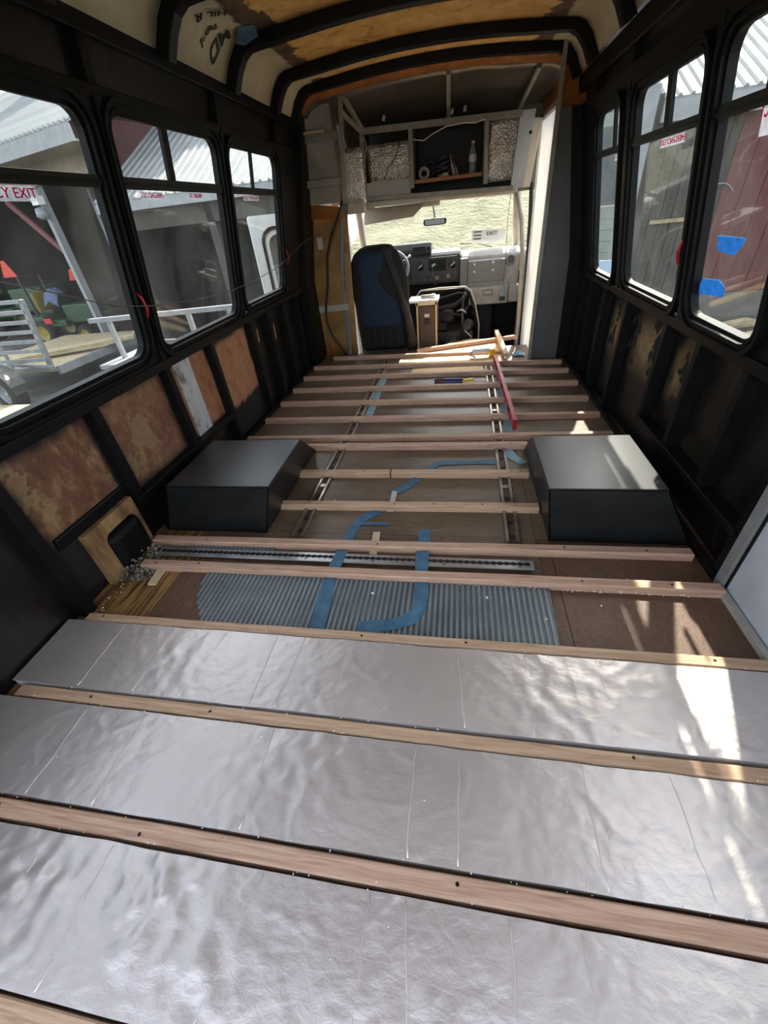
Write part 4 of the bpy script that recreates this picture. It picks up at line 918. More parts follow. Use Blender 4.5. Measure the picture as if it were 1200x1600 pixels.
MB().hexa([(0.40, 4.36, 1.22), (0.50, 4.36, 1.22), (0.50, 4.40, 1.22), (0.40, 4.40, 1.22), (0.435, 4.36, 1.68), (0.545, 4.36, 1.68), (0.545, 4.40, 1.68), (0.435, 4.40, 1.68)]).build('pillar_trim', 'grey_door', cap)
MB().hexa([(0.49, 4.37, 1.22), (0.555, 4.40, 1.22), (0.57, 4.50, 1.22), (0.50, 4.44, 1.22), (0.53, 4.37, 1.63), (0.60, 4.40, 1.63), (0.62, 4.50, 1.63), (0.55, 4.44, 1.63)]).build('beige_return', 'pl_beige', cap)
MB().lathe([(0, 0.002), (0.010, 0.002), (0.012, 0)], (0.52, 4.358, 1.55), (0, -1, 0), 12).build('grommet', 'screw', cap)
# bubble foil backs
def bubble(x0, x1, z0, z1, y, sd):
    rows = [[(x0 + (x1 - x0) * i / 10, y + 0.02 * noise.noise(Vector((i * .5, j * .5, sd))), z0 + (z1 - z0) * j / 8) for i in range(11)] for j in range(9)]
    return MB().grid(rows).build('bubble_foil', 'bubble', cap, smooth=True, solid=0.004)
bubble(-0.80, -0.41, 1.34, 1.62, 4.50, 1); bubble(0.21, 0.46, 1.28, 1.67, 4.48, 2); bubble(-1.12, -0.80, 1.24, 1.60, 4.30, 3)
MB().box(-0.82, 0.45, 4.68, 4.70, 1.24, 1.80).build('cavity_back', 'engine_dark', cap)
MB().hexa([(-1.36, 4.16, 1.26), (-1.0, 4.20, 1.26), (-1.0, 4.215, 1.26), (-1.36, 4.175, 1.26), (-1.26, 4.05, 1.76), (-0.98, 4.10, 1.86), (-0.98, 4.115, 1.86), (-1.26, 4.065, 1.76)]).build('side_liner', 'liner_light', cap)
tb((-1.34, 4.06, 1.665), (-0.93, 4.10, 1.665), 0.02, 0.05); tb((-1.37, 4.10, 1.395), (-0.94, 4.12, 1.395), 0.02, 0.05)
MB().box(-1.27, -1.03, 4.035, 4.045, 1.685, 1.70).build('wood_cleat', 'cream', cap)
MB().hexa([(-1.40, 4.19, 1.16), (-1.0, 4.19, 1.16), (-1.0, 4.21, 1.16), (-1.40, 4.21, 1.16), (-1.40, 4.19, 1.29), (-1.0, 4.19, 1.23), (-1.0, 4.21, 1.23), (-1.40, 4.21, 1.29)]).build('insulation_gap', 'orange_edge', cap)
MB().prism([(-1.45, 0.0), (-1.36, 0.0), (-1.36, 0.7), (-1.16, 1.85), (-1.24, 1.85), (-1.45, 0.7)], 'y', 3.96, 4.24).build('front_corner', 'black', cap)
MB().hexa([(-1.02, 4.30, 1.20), (-0.80, 4.62, 1.20), (-0.79, 4.64, 1.20), (-1.04, 4.32, 1.20), (-0.98, 4.12, 1.88), (-0.80, 4.62, 1.80), (-0.79, 4.64, 1.80), (-1.00, 4.12, 1.88)]).build('inner_side_liner', 'dull_foil', cap)
MB().hexa([(0.66, 3.90, 1.645), (0.68, 3.90, 1.645), (0.66, 4.70, 1.645), (0.64, 4.70, 1.645), (0.66, 3.90, 1.90), (0.68, 3.90, 1.90), (0.62, 4.70, 1.80), (0.60, 4.70, 1.80)]).build('rough_side_liner', 'orange_edge', cap)
MB().box(0.44, 0.66, 4.64, 4.66, 1.20, 1.80).build('corner_liner', 'dull_foil', cap)
# little lamps and white wires under the foil ceiling
for (x, z) in ((-0.62, 1.76), (-0.08, 1.74), (0.02, 1.745)):
    MB().lathe([(0.0, 0.02), (0.012, 0.015), (0.014, -0.015), (0.0, -0.02)], (x, 4.42, z), (0.3, 0.2, 1), 10).build('lamp_stub', 'wire_white', cap, smooth=True)
MB().tube([(-0.78, 4.33, 1.66), (-0.76, 4.32, 1.60), (-0.79, 4.33, 1.52), (-0.80, 4.34, 1.42)], 0.003, 6).build('loose_wire', 'wire_white', cap)
MB().tube([(-0.38, 4.33, 1.60), (-0.30, 4.32, 1.585), (-0.22, 4.325, 1.62), (-0.12, 4.33, 1.65), (0.02, 4.33, 1.655), (0.10, 4.33, 1.645), (0.17, 4.33, 1.66)], 0.004, 6).build('loose_wire', 'wire_white', cap)
MB().tube([(-0.50, 4.47, 1.62), (-0.55, 4.47, 1.52), (-0.62, 4.47, 1.46), (-0.66, 4.47, 1.38)], 0.003, 6).build('loose_wire', 'cable', cap)
# shelf compartment
sh = thing('overhead_shelf', 'dark open shelf box above the windshield with a brown front edge', 'shelf', (-0.105, 4.5, 1.30))
MB().box(-0.385, 0.17, 4.37, 4.64, 1.325, 1.34).build('shelf_board', 'engine_dark', sh)
MB().box(-0.385, 0.17, 4.352, 4.37, 1.325, 1.352).build('front_edge', 'shelf_wood', sh, bevel=0.003)
MB().box(-0.385, 0.17, 4.63, 4.645, 1.34, 1.66).build('back_board', 'engine_dark', sh)
for x in (-0.385, 0.16): MB().box(x, x + 0.012, 4.37, 4.645, 1.34, 1.66).build('side_board', 'engine_dark', sh)
Z = 1.3415
t = thing('water_bottle', 'clear plastic bottle standing at the right of the overhead shelf', 'bottle', (0.09, 4.45, Z))
MB().lathe([(0.0, 0), (0.030, 0), (0.031, 0.06), (0.027, 0.075), (0.031, 0.09), (0.031, 0.14), (0.015, 0.185), (0.012, 0.20)], (0.09, 4.45, Z), seg=16).build('bottle_body', 'bottle', t, smooth=True)
MB().lathe([(0.0312, 0.085), (0.0314, 0.13)], (0.09, 4.45, Z), seg=16).build('paper_label', 'white', t, smooth=True)
MB().lathe([(0.014, 0.197), (0.014, 0.215), (0.0, 0.216)], (0.09, 4.45, Z), seg=12).build('cap', 'white', t, smooth=True)
t = thing('tape_roll', 'grey tape roll facing out at the left of the overhead shelf', 'tape roll', (-0.31, 4.42, Z))
MB().lathe([(0.030, -0.02), (0.045, -0.02), (0.045, 0.02), (0.030, 0.02), (0.030, -0.02)], (-0.31, 4.42, Z + 0.046), (0.1, -1, 0.1), 24).build('tape_coil', 'pl_light', t, smooth=True)
MB().lathe([(0.022, -0.021), (0.030, -0.021), (0.030, 0.021), (0.022, 0.021)], (-0.31, 4.42, Z + 0.046), (0.1, -1, 0.1), 24).build('core', 'pl_mid', t)
t = thing('tape_roll', 'dark tape roll leaning behind the grey roll on the shelf', 'tape roll', (-0.27, 4.52, Z))
MB().lathe([(0.045, -0.02), (0.062, -0.02), (0.062, 0.02), (0.045, 0.02), (0.045, -0.02)], (-0.27, 4.52, Z + 0.075), (-0.2, -1, 0.3), 24).build('tape_coil', 'pl_dark', t, smooth=True)
t = thing('cable_reel', 'heap of black cable in the middle of the overhead shelf', 'cable', (-0.15, 4.47, Z))
random.seed(4); pts = []
for k in range(60):
    a = k * 0.55; pts.append((-0.15 + 0.07 * math.cos(a) * (1 - k / 140), 4.47 + 0.05 * math.sin(a), Z + 0.012 + k * 0.0021 + 0.01 * math.sin(a * 1.3)))
MB().tube(pts, 0.009, 6).build('cable_coil', 'pl_dark', t, smooth=True)
t = thing('glove', 'pale crumpled work glove lying on the shelf edge', 'glove', (-0.14, 4.40, Z))
g = MB().loft([(-0.14, 4.40, Z, 0.02, 0.012, 2), (-0.14, 4.40, Z + 0.01, 0.042, 0.02, 2.4), (-0.135, 4.40, Z + 0.028, 0.03, 0.018, 2.2), (-0.13, 4.40, Z + 0.038, 0.01, 0.008, 2)], 14)
for k in range(4): g.tube([(-0.165 + 0.014 * k, 4.40, Z + 0.015), (-0.185 + 0.018 * k, 4.385, Z + 0.02), (-0.19 + 0.02 * k, 4.375, Z + 0.01)], [0.007, 0.006, 0.004], 6)
g.build('palm', 'pl_beige', t, smooth=True)
for (i, (x, y, h, r, lab)) in enumerate([(-0.06, 4.45, 0.15, 0.012, 'tall pale stick tool leaning on the shelf next to the bottle'), (-0.03, 4.48, 0.11, 0.010, 'short pale stick tool leaning on the shelf')]):
    t = thing('hand_tool', lab, 'tool', (x, y, Z)); MB().tube([(x, y, Z + r), (x - 0.02, y, Z + h * .6)], r, 8).build('tool_handle', 'pl_beige', t, smooth=True); MB().tube([(x - 0.02, y, Z + h * .6), (x - 0.033, y, Z + h)], [r * .5, r * .3], 8).build('tool_shaft', 'steel', t)

# ------------------------------------------------------------------ cab
bk = thing('wall_bulkhead', 'amber fibreglass bulkhead panel left of the driver seat', None, (-1.2, 4.25, 0), kind='structure')
rows = [[(-1.43 + 0.40 * i / 10 + (0.06 * (j / 12) if i > 7 else 0) , 4.25 + 0.012 * noise.noise(Vector((i * .5, j * .4, 1))), 1.20 * j / 12) for i in range(11)] for j in range(13)]
MB().grid(rows).build('fibreglass_panel', 'yellow_fg', bk, smooth=True, solid=0.008)
MB().bar((-1.40, 4.235, 0.445), (-1.06, 4.235, 0.455), 0.012, 0.055).build('cross_bar', MT['pl_light'], bk)
MB().bar((-1.10, 4.262, 0.0), (-1.03, 4.262, 0.9), 0.012, 0.06, (0, 1, 0)).build('grey_edge', MT['pl_mid'], bk)
MB().box(-1.275, -1.225, 4.236, 4.239, 0.94, 1.03).build('paper_sticker', 'white_strip', bk)
random.seed(8); mb = MB()
for k in range(30):
    x = random.uniform(-1.42, -1.25); z = abs(random.gauss(0, 0.09)); r = random.uniform(0.012, 0.03)
    pts = [(x + r * math.cos(a) * random.uniform(.5, 1), 4.236 - random.uniform(0, .006), z + r * math.sin(a) * random.uniform(.5, 1)) for a in [q * math.pi / 3 for q in range(6)]]
    mb.add(pts + [(x, 4.215, z)], [(q, (q + 1) % 6, 6) for q in range(6)])
mb.build('torn_foam', 'orange_edge', bk)
# cab pillar behind the driver door
MB().tube([(-0.985, 4.28, 1.26), (-1.03, 4.28, 1.10), (-1.085, 4.28, 0.75), (-1.10, 4.28, 0.4), (-1.11, 4.28, 0.0), (-1.11, 4.28, -0.28)], 0.038, 12).build('cab_pillar', 'pl_mid', bk, smooth=True)
MB().hexa([(-0.97, 4.26, 1.17), (-0.83, 4.30, 1.17), (-0.83, 4.42, 1.17), (-0.97, 4.42, 1.17), (-0.96, 4.26, 1.26), (-0.81, 4.30, 1.26), (-0.81, 4.42, 1.26), (-0.96, 4.42, 1.26)]).build('pillar_cap', 'pl_beige', bk, bevel=0.01)
t = MB().tube([(-0.99, 4.20, 1.27), (-1.03, 4.19, 1.18), (-1.12, 4.21, 1.05), (-1.20, 4.22, 0.88), (-1.23, 4.22, 0.66), (-1.28, 4.215, 0.48), (-1.30, 4.215, 0.35), (-1.26, 4.21, 0.2), (-1.17, 4.21, 0.06), (-1.14, 4.21, 0.0)], 0.0105, 8).build('black_cable', 'cable', smooth=True, base=True)
tag(t, 'thick black cable hanging down the amber bulkhead panel', 'cable')
t = MB().tube([(-1.30, 1.00, 1.13), (-1.30, 1.14, 1.10), (-1.30, 1.29, 1.05), (-1.30, 1.53, 0.965), (-1.30, 1.735, 0.93), (-1.31, 2.10, 0.89), (-1.31, 2.5, 0.875), (-1.31, 2.82, 0.88), (-1.31, 3.2, 0.905), (-1.305, 3.45, 0.935), (-1.30, 3.56, 0.955), (-1.30, 3.8, 1.0), (-1.29, 4.0, 1.03), (-1.25, 4.2, 1.06)], 0.0022, 6).build('strung_wire', 'wire', base=True)
tag(t, 'thin wire strung along the left windows between red handles', 'wire')

MB().box(-1.15, -1.085, 4.30, 4.52, -0.28, 1.15).build('pillar_trim', 'pl_mid', bk, bevel=0.01)
# cab floor and engine cavity
cf = thing('floor_cab', 'sunken black cab floor in front of the bus floor', None, (-0.2, 4.9, -0.28), kind='structure')
MB().box(-1.15, 0.70, 4.29, 5.75, -0.30, -0.28).build('mat', 'carpet', cf)
MB().box(-1.15, 0.62, 4.275, 4.29, -0.30, -0.002).build('step_face', 'pl_black', cf)
MB().box(-1.15, 0.70, 5.40, 5.42, -0.28, 0.50).build('firewall', 'carpet', cf)
MB().hexa([(0.22, 5.0, -0.28), (0.36, 5.0, -0.28), (0.36, 5.4, -0.28), (0.22, 5.4, -0.28), (0.22, 5.1, 0.25), (0.36, 5.1, 0.25), (0.36, 5.4, 0.25), (0.22, 5.4, 0.25)]).build('tunnel_side', 'carpet', cf)
MB().box(0.665, 0.70, 4.58, 5.6, -0.30, 0.72).build('right_kick_panel', 'pl_light', cf)
MB().tube([(0.60, 4.60, -0.28), (0.60, 4.60, 0.2), (0.585, 4.62, 0.7), (0.55, 4.68, 1.0), (0.50, 4.80, 1.20)], 0.022, 10).build('right_door_jamb', 'pl_beige', cf, smooth=True)
MB().tube([(0.635, 4.58, -0.28), (0.632, 4.58, 0.4), (0.61, 4.58, 1.0), (0.59, 4.56, 1.25)], 0.016, 8).build('right_jamb_seal', 'pl_dark', cf, smooth=True)
MB().box(-1.17, -1.14, 4.95, 5.7, -0.30, 0.70).build('left_kick_panel', 'pl_light', cf)

# engine
en = thing('engine', 'exposed grimy engine where its cover is removed', 'engine', (-0.1, 5.0, -0.28))
MB().box(-0.36, 0.16, 4.86, 5.35, -0.27, 0.02).build('block', 'engine', en, bevel=0.02)
MB().hexa([(-0.30, 4.9, 0.02), (-0.12, 4.9, 0.02), (-0.12, 5.3, 0.02), (-0.30, 5.3, 0.02), (-0.33, 4.92, 0.20), (-0.14, 4.92, 0.20), (-0.14, 5.3, 0.20), (-0.33, 5.3, 0.20)]).build('valve_cover', 'engine_dark', en, bevel=0.02)
MB().lathe([(0.0, -0.03), (0.12, -0.03), (0.13, 0.0), (0.12, 0.03), (0.05, 0.04), (0, 0.04)], (-0.05, 4.80, -0.10), (0, -1, 0.35), 24).build('flywheel_housing', 'engine', en, smooth=False)
for k in range(7): MB().bar((-0.15 + 0.03 * k, 4.765, -0.16 + 0.01 * k), (-0.13 + 0.03 * k, 4.79, 0.0), 0.008, 0.012).build('casting_fin', 'engine_dark', en)
MB().lathe([(0.0, 0.0), (0.07, 0.0), (0.075, 0.03), (0.075, 0.10), (0.05, 0.13), (0, 0.13)], (-0.12, 4.86, 0.12), (0, 0.2, 1), 18).build('air_canister', 'engine_dark', en, smooth=True)
MB().lathe([(0.0, 0.05), (0.05, 0.05), (0.065, 0.02), (0.065, -0.05), (0.0, -0.06)], (0.10, 4.86, 0.08), (-0.2, -1, 0.3), 18).build('alternator', 'engine', en, smooth=False)
for pts, r, mt_ in (([(-0.34, 4.82, 0.30), (-0.2, 4.80, 0.28), (-0.05, 4.80, 0.30), (0.05, 4.82, 0.36), (0.08, 4.9, 0.42)], 0.022, 'engine_dark'),
                    ([(-0.30, 4.80, 0.10), (-0.2, 4.78, 0.2), (-0.08, 4.79, 0.22), (0.02, 4.80, 0.20), (0.10, 4.80, 0.28)], 0.012, 'engine_dark'),
                    ([(0.04, 4.78, 0.38), (0.04, 4.78, 0.1), (0.03, 4.79, -0.15)], 0.014, 'engine'),
                    ([(-0.26, 4.79, 0.18), (-0.22, 4.77, 0.02), (-0.12, 4.77, -0.12), (-0.06, 4.77, -0.2)], 0.012, 'engine_dark'),
                    ([(0.06, 4.78, 0.05), (0.14, 4.78, -0.02), (0.09, 4.78, -0.12)], 0.008, 'alu'),
                    ([(-0.33, 4.84, 0.40), (-0.2, 4.83, 0.37), (0.0, 4.84, 0.41), (0.1, 4.86, 0.38)], 0.010, 'engine_dark'),
                    ([(-0.02, 4.79, 0.24), (0.03, 4.77, 0.26), (0.08, 4.78, 0.22)], 0.012, 'alu'),
                    ([(0.12, 4.80, 0.32), (0.17, 4.80, 0.26), (0.14, 4.80, 0.2)], 0.014, 'engine_dark')):
    MB().tube(pts, r, 8).build('hose', mt_, en, smooth=True)
MB().box(-0.10, -0.04, 4.77, 4.80, -0.215, -0.19).build('red_tag', 'red', en)
# frame round the engine opening
MB().tube([(-0.46, 4.78, -0.28), (-0.44, 4.78, 0.42), (-0.40, 4.78, 0.465), (-0.2, 4.78, 0.475), (0.06, 4.78, 0.47), (0.12, 4.78, 0.43), (0.17, 4.78, 0.30), (0.215, 4.78, 0.1), (0.22, 4.78, -0.28)], 0.008, 8).build('cover_flange', 'pl_beige', en, smooth=True)
MB().tube([(-0.44, 4.80, -0.28), (-0.42, 4.80, 0.40), (-0.38, 4.80, 0.445), (0.05, 4.80, 0.45), (0.10, 4.80, 0.41), (0.15, 4.80, 0.28), (0.19, 4.80, 0.1), (0.195, 4.80, -0.28)], 0.014, 8).build('cover_gasket', 'rubber', en, smooth=True)

# dashboard
da = thing('dashboard', 'grey van dashboard with dark centre stack and glove box', 'dashboard', (-0.25, 5.3, 0.2))
prof = [(5.16, 0.47), (5.13, 0.72), (5.16, 0.755), (5.30, 0.775), (5.66, 0.70), (5.66, 0.47)]
MB().prism(prof, 'x', -1.10, -0.60).build('driver_section', 'pl_dark', da, bevel=0.01)
MB().prism([(5.11, 0.475), (5.085, 0.735), (5.12, 0.765), (5.30, 0.78), (5.66, 0.70), (5.66, 0.475)], 'x', -0.60, 0.005).build('centre_stack', 'pl_dark', da, bevel=0.012)
MB().prism([(5.10, 0.40), (5.085, 0.70), (5.13, 0.735), (5.30, 0.75), (5.66, 0.68), (5.66, 0.40)], 'x', 0.01, 0.62).build('passenger_section', 'pl_light', da, bevel=0.015)
MB().prism([(5.08, 0.42), (5.065, 0.69), (5.09, 0.70), (5.10, 0.42)], 'x', 0.005, 0.085).build('grey_column', MT['pl_mid'], da, bevel=0.006)
MB().prism([(5.06, 0.46), (5.045, 0.66), (5.075, 0.675), (5.09, 0.46)], 'x', 0.09, 0.47).build('airbag_panel', MT['pl_mid'], da, bevel=0.006)
for (x, z) in ((0.155, 0.635), (0.345, 0.64), (0.155, 0.565), (0.345, 0.57)): MB().box(x - 0.011, x + 0.011, 5.035, 5.056, z - 0.007, z + 0.007).build('white_clip', 'white', da)
MB().torus((0.525, 5.075, 0.645), (0, -1, 0.05), 0.042, 0.009, 24, 8).build('vent_ring', 'pl_mid', da, smooth=True)
for k in range(5): MB().box(0.49, 0.56, 5.07, 5.08, 0.617 + k * 0.013, 0.622 + k * 0.013).build('vent_slat', 'pl_dark', da)
gb_ = MB().prism([(5.04, 0.245), (5.03, 0.41), (5.08, 0.425), (5.25, 0.425), (5.20, 0.22)], 'x', 0.11, 0.52).build('glove_box', 'pl_light', da, bevel=0.008)
MB().box(0.25, 0.36, 5.025, 5.036, 0.335, 0.395).build('latch_recess', MT['pl_mid'], gb_, bevel=0.005)
MB().box(0.265, 0.345, 5.018, 5.028, 0.35, 0.375).build('latch', 'pl_beige', gb_, bevel=0.004)
MB().prism([(5.05, 0.25), (5.04, 0.41), (5.08, 0.42), (5.22, 0.42), (5.18, 0.23)], 'x', 0.525, 0.63).build('corner_panel', 'pl_light', da, bevel=0.008)
# centre stack face
fx = thing  # (alias unused)
MB().prism([(5.088, 0.50), (5.07, 0.725), (5.08, 0.73), (5.10, 0.50)], 'x', -0.52, -0.03).build('stack_face', 'pl_dark', da, bevel=0.006)
MB().box(-0.325, -0.145, 5.062, 5.082, 0.60, 0.705).build('radio_opening', 'hole', da)
MB().box(-0.30, -0.23, 5.05, 5.065, 0.655, 0.66).build('radio_wire', 'wire', da)
for x in (-0.42, -0.075):
    k_ = MB().lathe([(0.0, 0.03), (0.030, 0.028), (0.036, 0.0), (0.040, -0.004)], (x, 5.068, 0.655), (0, -1, 0.08), 20).build('knob', 'pl_black', da, smooth=True)
    MB().bar((x - 0.022, 5.036, 0.640), (x + 0.022, 5.036, 0.672), 0.006, 0.010, (0, 1, 0)).build('pointer', 'white', k_)
for (x, z, w, h) in ((-0.46, 0.565, 0.022, 0.022), (-0.46, 0.535, 0.022, 0.022), (-0.375, 0.53, 0.05, 0.04), (-0.315, 0.53, 0.04, 0.04), (-0.17, 0.535, 0.05, 0.02), (-0.055, 0.57, 0.045, 0.05)):
    MB().box(x - w / 2, x + w / 2, 5.070, 5.085, z - h / 2, z + h / 2).build('switch', 'pl_dark', da, bevel=0.002)
for (x, z) in ((-0.24, 0.535), (-0.12, 0.545)): MB().torus((x, 5.072, z), (0, -1, 0), 0.014, 0.004, 16, 6).build('socket', 'alu', da, smooth=True)
MB().tube([(-0.275, 5.05, 0.66), (-0.29, 5.03, 0.62), (-0.285, 5.03, 0.56), (-0.275, 5.035, 0.50), (-0.25, 5.03, 0.475)], 0.004, 6).build('hanging_lead', 'wire', da)
MB().lathe([(0, 0.02), (0.012, 0.02), (0.012, -0.02), (0, -0.02)], (-0.275, 5.04, 0.66), (1, 0, 0.5), 10).build('lead_plug', 'tape_far', da)
# cluster hood
MB().prism([(5.10, 0.755), (5.07, 0.80), (5.12, 0.87), (5.30, 0.86), (5.40, 0.775)], 'x', -1.0, -0.30).build('cluster_hood', 'pl_dark', da, bevel=0.015)
MB().box(-0.49, -0.36, 5.06, 5.075, 0.795, 0.838).build('cluster_display', 'hole', da)
MB().box(-0.345, -0.31, 5.065, 5.08, 0.80, 0.835).build('cluster_switch', 'hole', da)
# steering wheel
sw = thing('steering_wheel', 'black steering wheel mostly hidden behind the driver seat', 'steering wheel', (-0.725, 4.87, 0.5))
ax = Vector((0, -0.80, 0.60)).normalized()
MB().torus((-0.725, 4.87, 0.67), ax, 0.195, 0.015, 40, 10).build('rim', 'pl_mid', sw, smooth=True)
MB().lathe([(0, 0.03), (0.06, 0.025), (0.07, -0.02), (0, -0.03)], (-0.725, 4.89, 0.655), ax, 18).build('hub', 'pl_dark', sw, smooth=True)
for a in (0.3, math.pi - 0.3, 1.5 * math.pi):
    e = Vector((math.cos(a), 0, 0)) * 0.18 + (Vector((0, 0.6, 0.8)) * math.sin(a)) * 0.18
    MB().bar((-0.725, 4.885, 0.658), Vector((-0.725, 4.87, 0.67)) + e, 0.03, 0.012).build('spoke', 'pl_dark', sw)
MB().tube([(-0.725, 4.90, 0.65), (-0.725, 5.08, 0.585)], 0.035, 12).build('column', 'pl_dark', sw)
MB().tube([(-0.72, 5.0, 0.66), (-0.55, 4.98, 0.75), (-0.51, 4.97, 0.77)], [0.008, 0.008, 0.013], 8).build('stalk', 'alu', sw, smooth=True)

# driver seat
st = thing('driver_seat', 'driver seat in a black cover with navy back, jacket on its shoulder', 'seat', (-0.74, 4.4, -0.28))
secs = []
for (z, hx, cx, cy, hy) in ((0.02, 0.225, -0.755, 4.36, 0.05), (0.10, 0.25, -0.752, 4.355, 0.06), (0.25, 0.262, -0.75, 4.35, 0.07), (0.42, 0.268, -0.745, 4.34, 0.075), (0.58, 0.280, -0.750, 4.33, 0.075), (0.70, 0.268, -0.758, 4.325, 0.075), (0.80, 0.245, -0.765, 4.325, 0.07), (0.87, 0.205, -0.765, 4.33, 0.062), (0.91, 0.15, -0.762, 4.335, 0.05), (0.93, 0.09, -0.76, 4.34, 0.03)):
    secs.append((cx, cy, z, hx, hy, 3.0))
MB().loft(secs, 36).build('backrest', 'seat_black', st, smooth=True)
rows = []
for j in range(15):
    v = j / 14; z = 0.235 + 0.635 * v
    xl = -0.955 + 0.012 * v + 0.05 * max(0, v - 0.85) / 0.15; xr = -0.545 if v < 0.35 else -0.545 - 0.13 * min(1, (v - 0.35) / 0.3) + 0.02 * max(0, v - 0.75)
    rows.append([(xl + (xr - xl) * (u * .5 + .5), 4.352 - 0.024 * v - 0.079 + 0.02 * abs(u) ** 4, z) for u in [-1 + 2 * i / 12 for i in range(13)]])
MB().grid(rows).build('navy_back_panel', 'seat_blue', st, smooth=True, solid=0.012)
rows = []
for j in range(9):
    z = 0.045 + 0.20 * j / 8
    rows.append([(-0.75 + 0.21 * u, 4.275 + 0.012 * math.sin(u * 17) * (1 - j / 9) + 0.012 * abs(u) ** 3, z + 0.004 * noise.noise(Vector((u * 4, j, 0)))) for u in [-1 + 2 * i / 24 for i in range(25)]])
MB().grid(rows).build('back_pocket', 'seat_black', st, smooth=True, solid=0.01)
MB().loft([(-0.75, 4.62, -0.02, 0.25, 0.26, 4), (-0.75, 4.62, 0.06, 0.27, 0.28, 4), (-0.75, 4.62, 0.12, 0.26, 0.27, 4)], 28).build('cushion', 'seat_black', st, smooth=True)
MB().box(-0.95, -0.55, 4.42, 4.80, -0.28, -0.02).build('pedestal', 'pl_black', st, bevel=0.01)
MB().bar((-0.95, 4.36, -0.01), (-0.52, 4.36, -0.01), 0.05, 0.03).build('recliner_bar', 'pl_dark', st)
# jacket over the right shoulder
rows = []
for j in range(17):
    v = j / 16; z = 0.90 - 0.86 * v
    x0 = -0.70 + 0.13 * v + 0.09 * math.sin(v * 2.2); x1 = -0.60 + 0.19 * v
    rows.append([(x0 + (x1 - x0) * i / 8 + 0.008 * noise.noise(Vector((i * .8, j * .5, 0))), 4.255 + 0.14 * max(0, i / 8 - 0.55) + 0.018 * noise.noise(Vector((i * .9, j * .35, 3))) + 0.02 * max(0, 1 - v * 6), z + (0.03 * (1 - v) * math.sin(i / 8 * 3.1))) for i in range(9)])
tag(MB().grid(rows).build('jacket', M('dark_brown_jacket', [(0.3, '#171211'), (0.7, '#2d2421')], 14, 6, rough=0.7, bmp=0.5, bscale=30), smooth=True, solid=0.02, base=True), 'dark jacket draped over the right side of the driver seat', 'jacket')
MB().tube([(-0.485, 4.30, 0.30), (-0.475, 4.30, 0.15), (-0.48, 4.31, 0.08), (-0.455, 4.30, 0.05)], 0.008, 6).build('belt_strap', 'seat_blue', st)
MB().box(-0.47, -0.43, 4.30, 4.33, 0.06, 0.14).build('belt_buckle', 'alu', st, bevel=0.006)

# brown grille box between the seats
hb = thing('grille_box', 'upright brown grille box with cream trim beside the driver seat', 'box', (-0.325, 4.55, -0.28))
MB().box(-0.43, -0.215, 4.50, 4.73, -0.28, 0.40).build('carcass', 'brown_box', hb)
MB().box(-0.40, -0.245, 4.488, 4.50, -0.2, 0.36).build('grille_face', M('brown_mesh', [(0.3, '#4a382a'), (0.7, '#6a5240')], 60, 4, rough=0.6, bmp=0.6), hb)
for x in (-0.425, -0.235): MB().box(x, x + 0.016, 4.482, 4.50, -0.28, 0.40).build('cream_stile', 'cream', hb)
MB().box(-0.43, -0.215, 4.482, 4.50, 0.375, 0.40).build('cream_rail', 'cream', hb)
MB().box(-0.345, -0.295, 4.480, 4.488, 0.265, 0.295).build('white_tag', 'white', hb)
for k in range(3): MB().box(-0.35, -0.29, 4.482, 4.488, 0.20 + k * 0.018, 0.207 + k * 0.018).build('louvre', 'hole', hb)
MB().box(-0.50, -0.20, 4.46, 4.74, 0.402, 0.425).build('white_lid', 'white', hb, bevel=0.006)
t = thing('flashlight', 'pale cylinder lying on the white lid of the grille box', 'flashlight', (-0.30, 4.55, 0.425))
MB().tube([(-0.38, 4.53, 0.445), (-0.28, 4.54, 0.445)], 0.018, 12).build('barrel', 'pl_light', t, smooth=True)
MB().tube([(-0.28, 4.54, 0.445), (-0.265, 4.542, 0.445), (-0.235, 4.545, 0.445)], [0.018, 0.021, 0.021], 12).build('head', 'white', t, smooth=True)

# windshield, header, visor, mirror
ws = thing('window_9', 'dusty sunlit windshield at the front of the cab', None, (-0.25, 5.3, 0.7), kind='structure')
rows = []
for j in range(9):
    v = j / 8; row = []
    for i in range(15):
        u = -1 + 2 * i / 14; hw = 0.86 - 0.10 * v; cx = -0.245
        row.append((cx + hw * u, 5.66 - 0.69 * v - 0.09 * u * u * (1 - 0.3 * v), 0.68 + 0.54 * v - 0.015 * u))
    rows.append(row)
MB().grid(rows).build('glass', 'windshield', ws, smooth=True)
rows_b = rows
for i0 in (0, 14): MB().tube([Vector(r[i0]) + Vector((0, 0.0, 0)) for r in rows], 0.034, 10).build('a_pillar', 'pl_beige', ws, smooth=True)
MB().tube([Vector(p) + Vector((0, 0.0, 0.01)) for p in rows[-1]], 0.03, 10).build('top_rail', 'pl_beige', ws, smooth=True)
MB().tube([Vector(p) - Vector((0, 0, 0.02)) for p in rows[0]], 0.03, 10).build('cowl_rail', 'pl_mid', ws, smooth=True)
MB().hexa([(-0.96, 4.38, 1.205), (0.46, 4.38, 1.19), (0.50, 5.0, 1.205), (-1.0, 5.0, 1.225), (-0.96, 4.38, 1.25), (0.46, 4.38, 1.235), (0.50, 5.0, 1.25), (-1.0, 5.0, 1.27)]).build('headliner', 'pl_beige', ws, bevel=0.015)
MB().box(-0.40, -0.20, 4.93, 4.97, 1.165, 1.205).build('mirror_bracket_cover', 'pl_beige', ws, bevel=0.01)
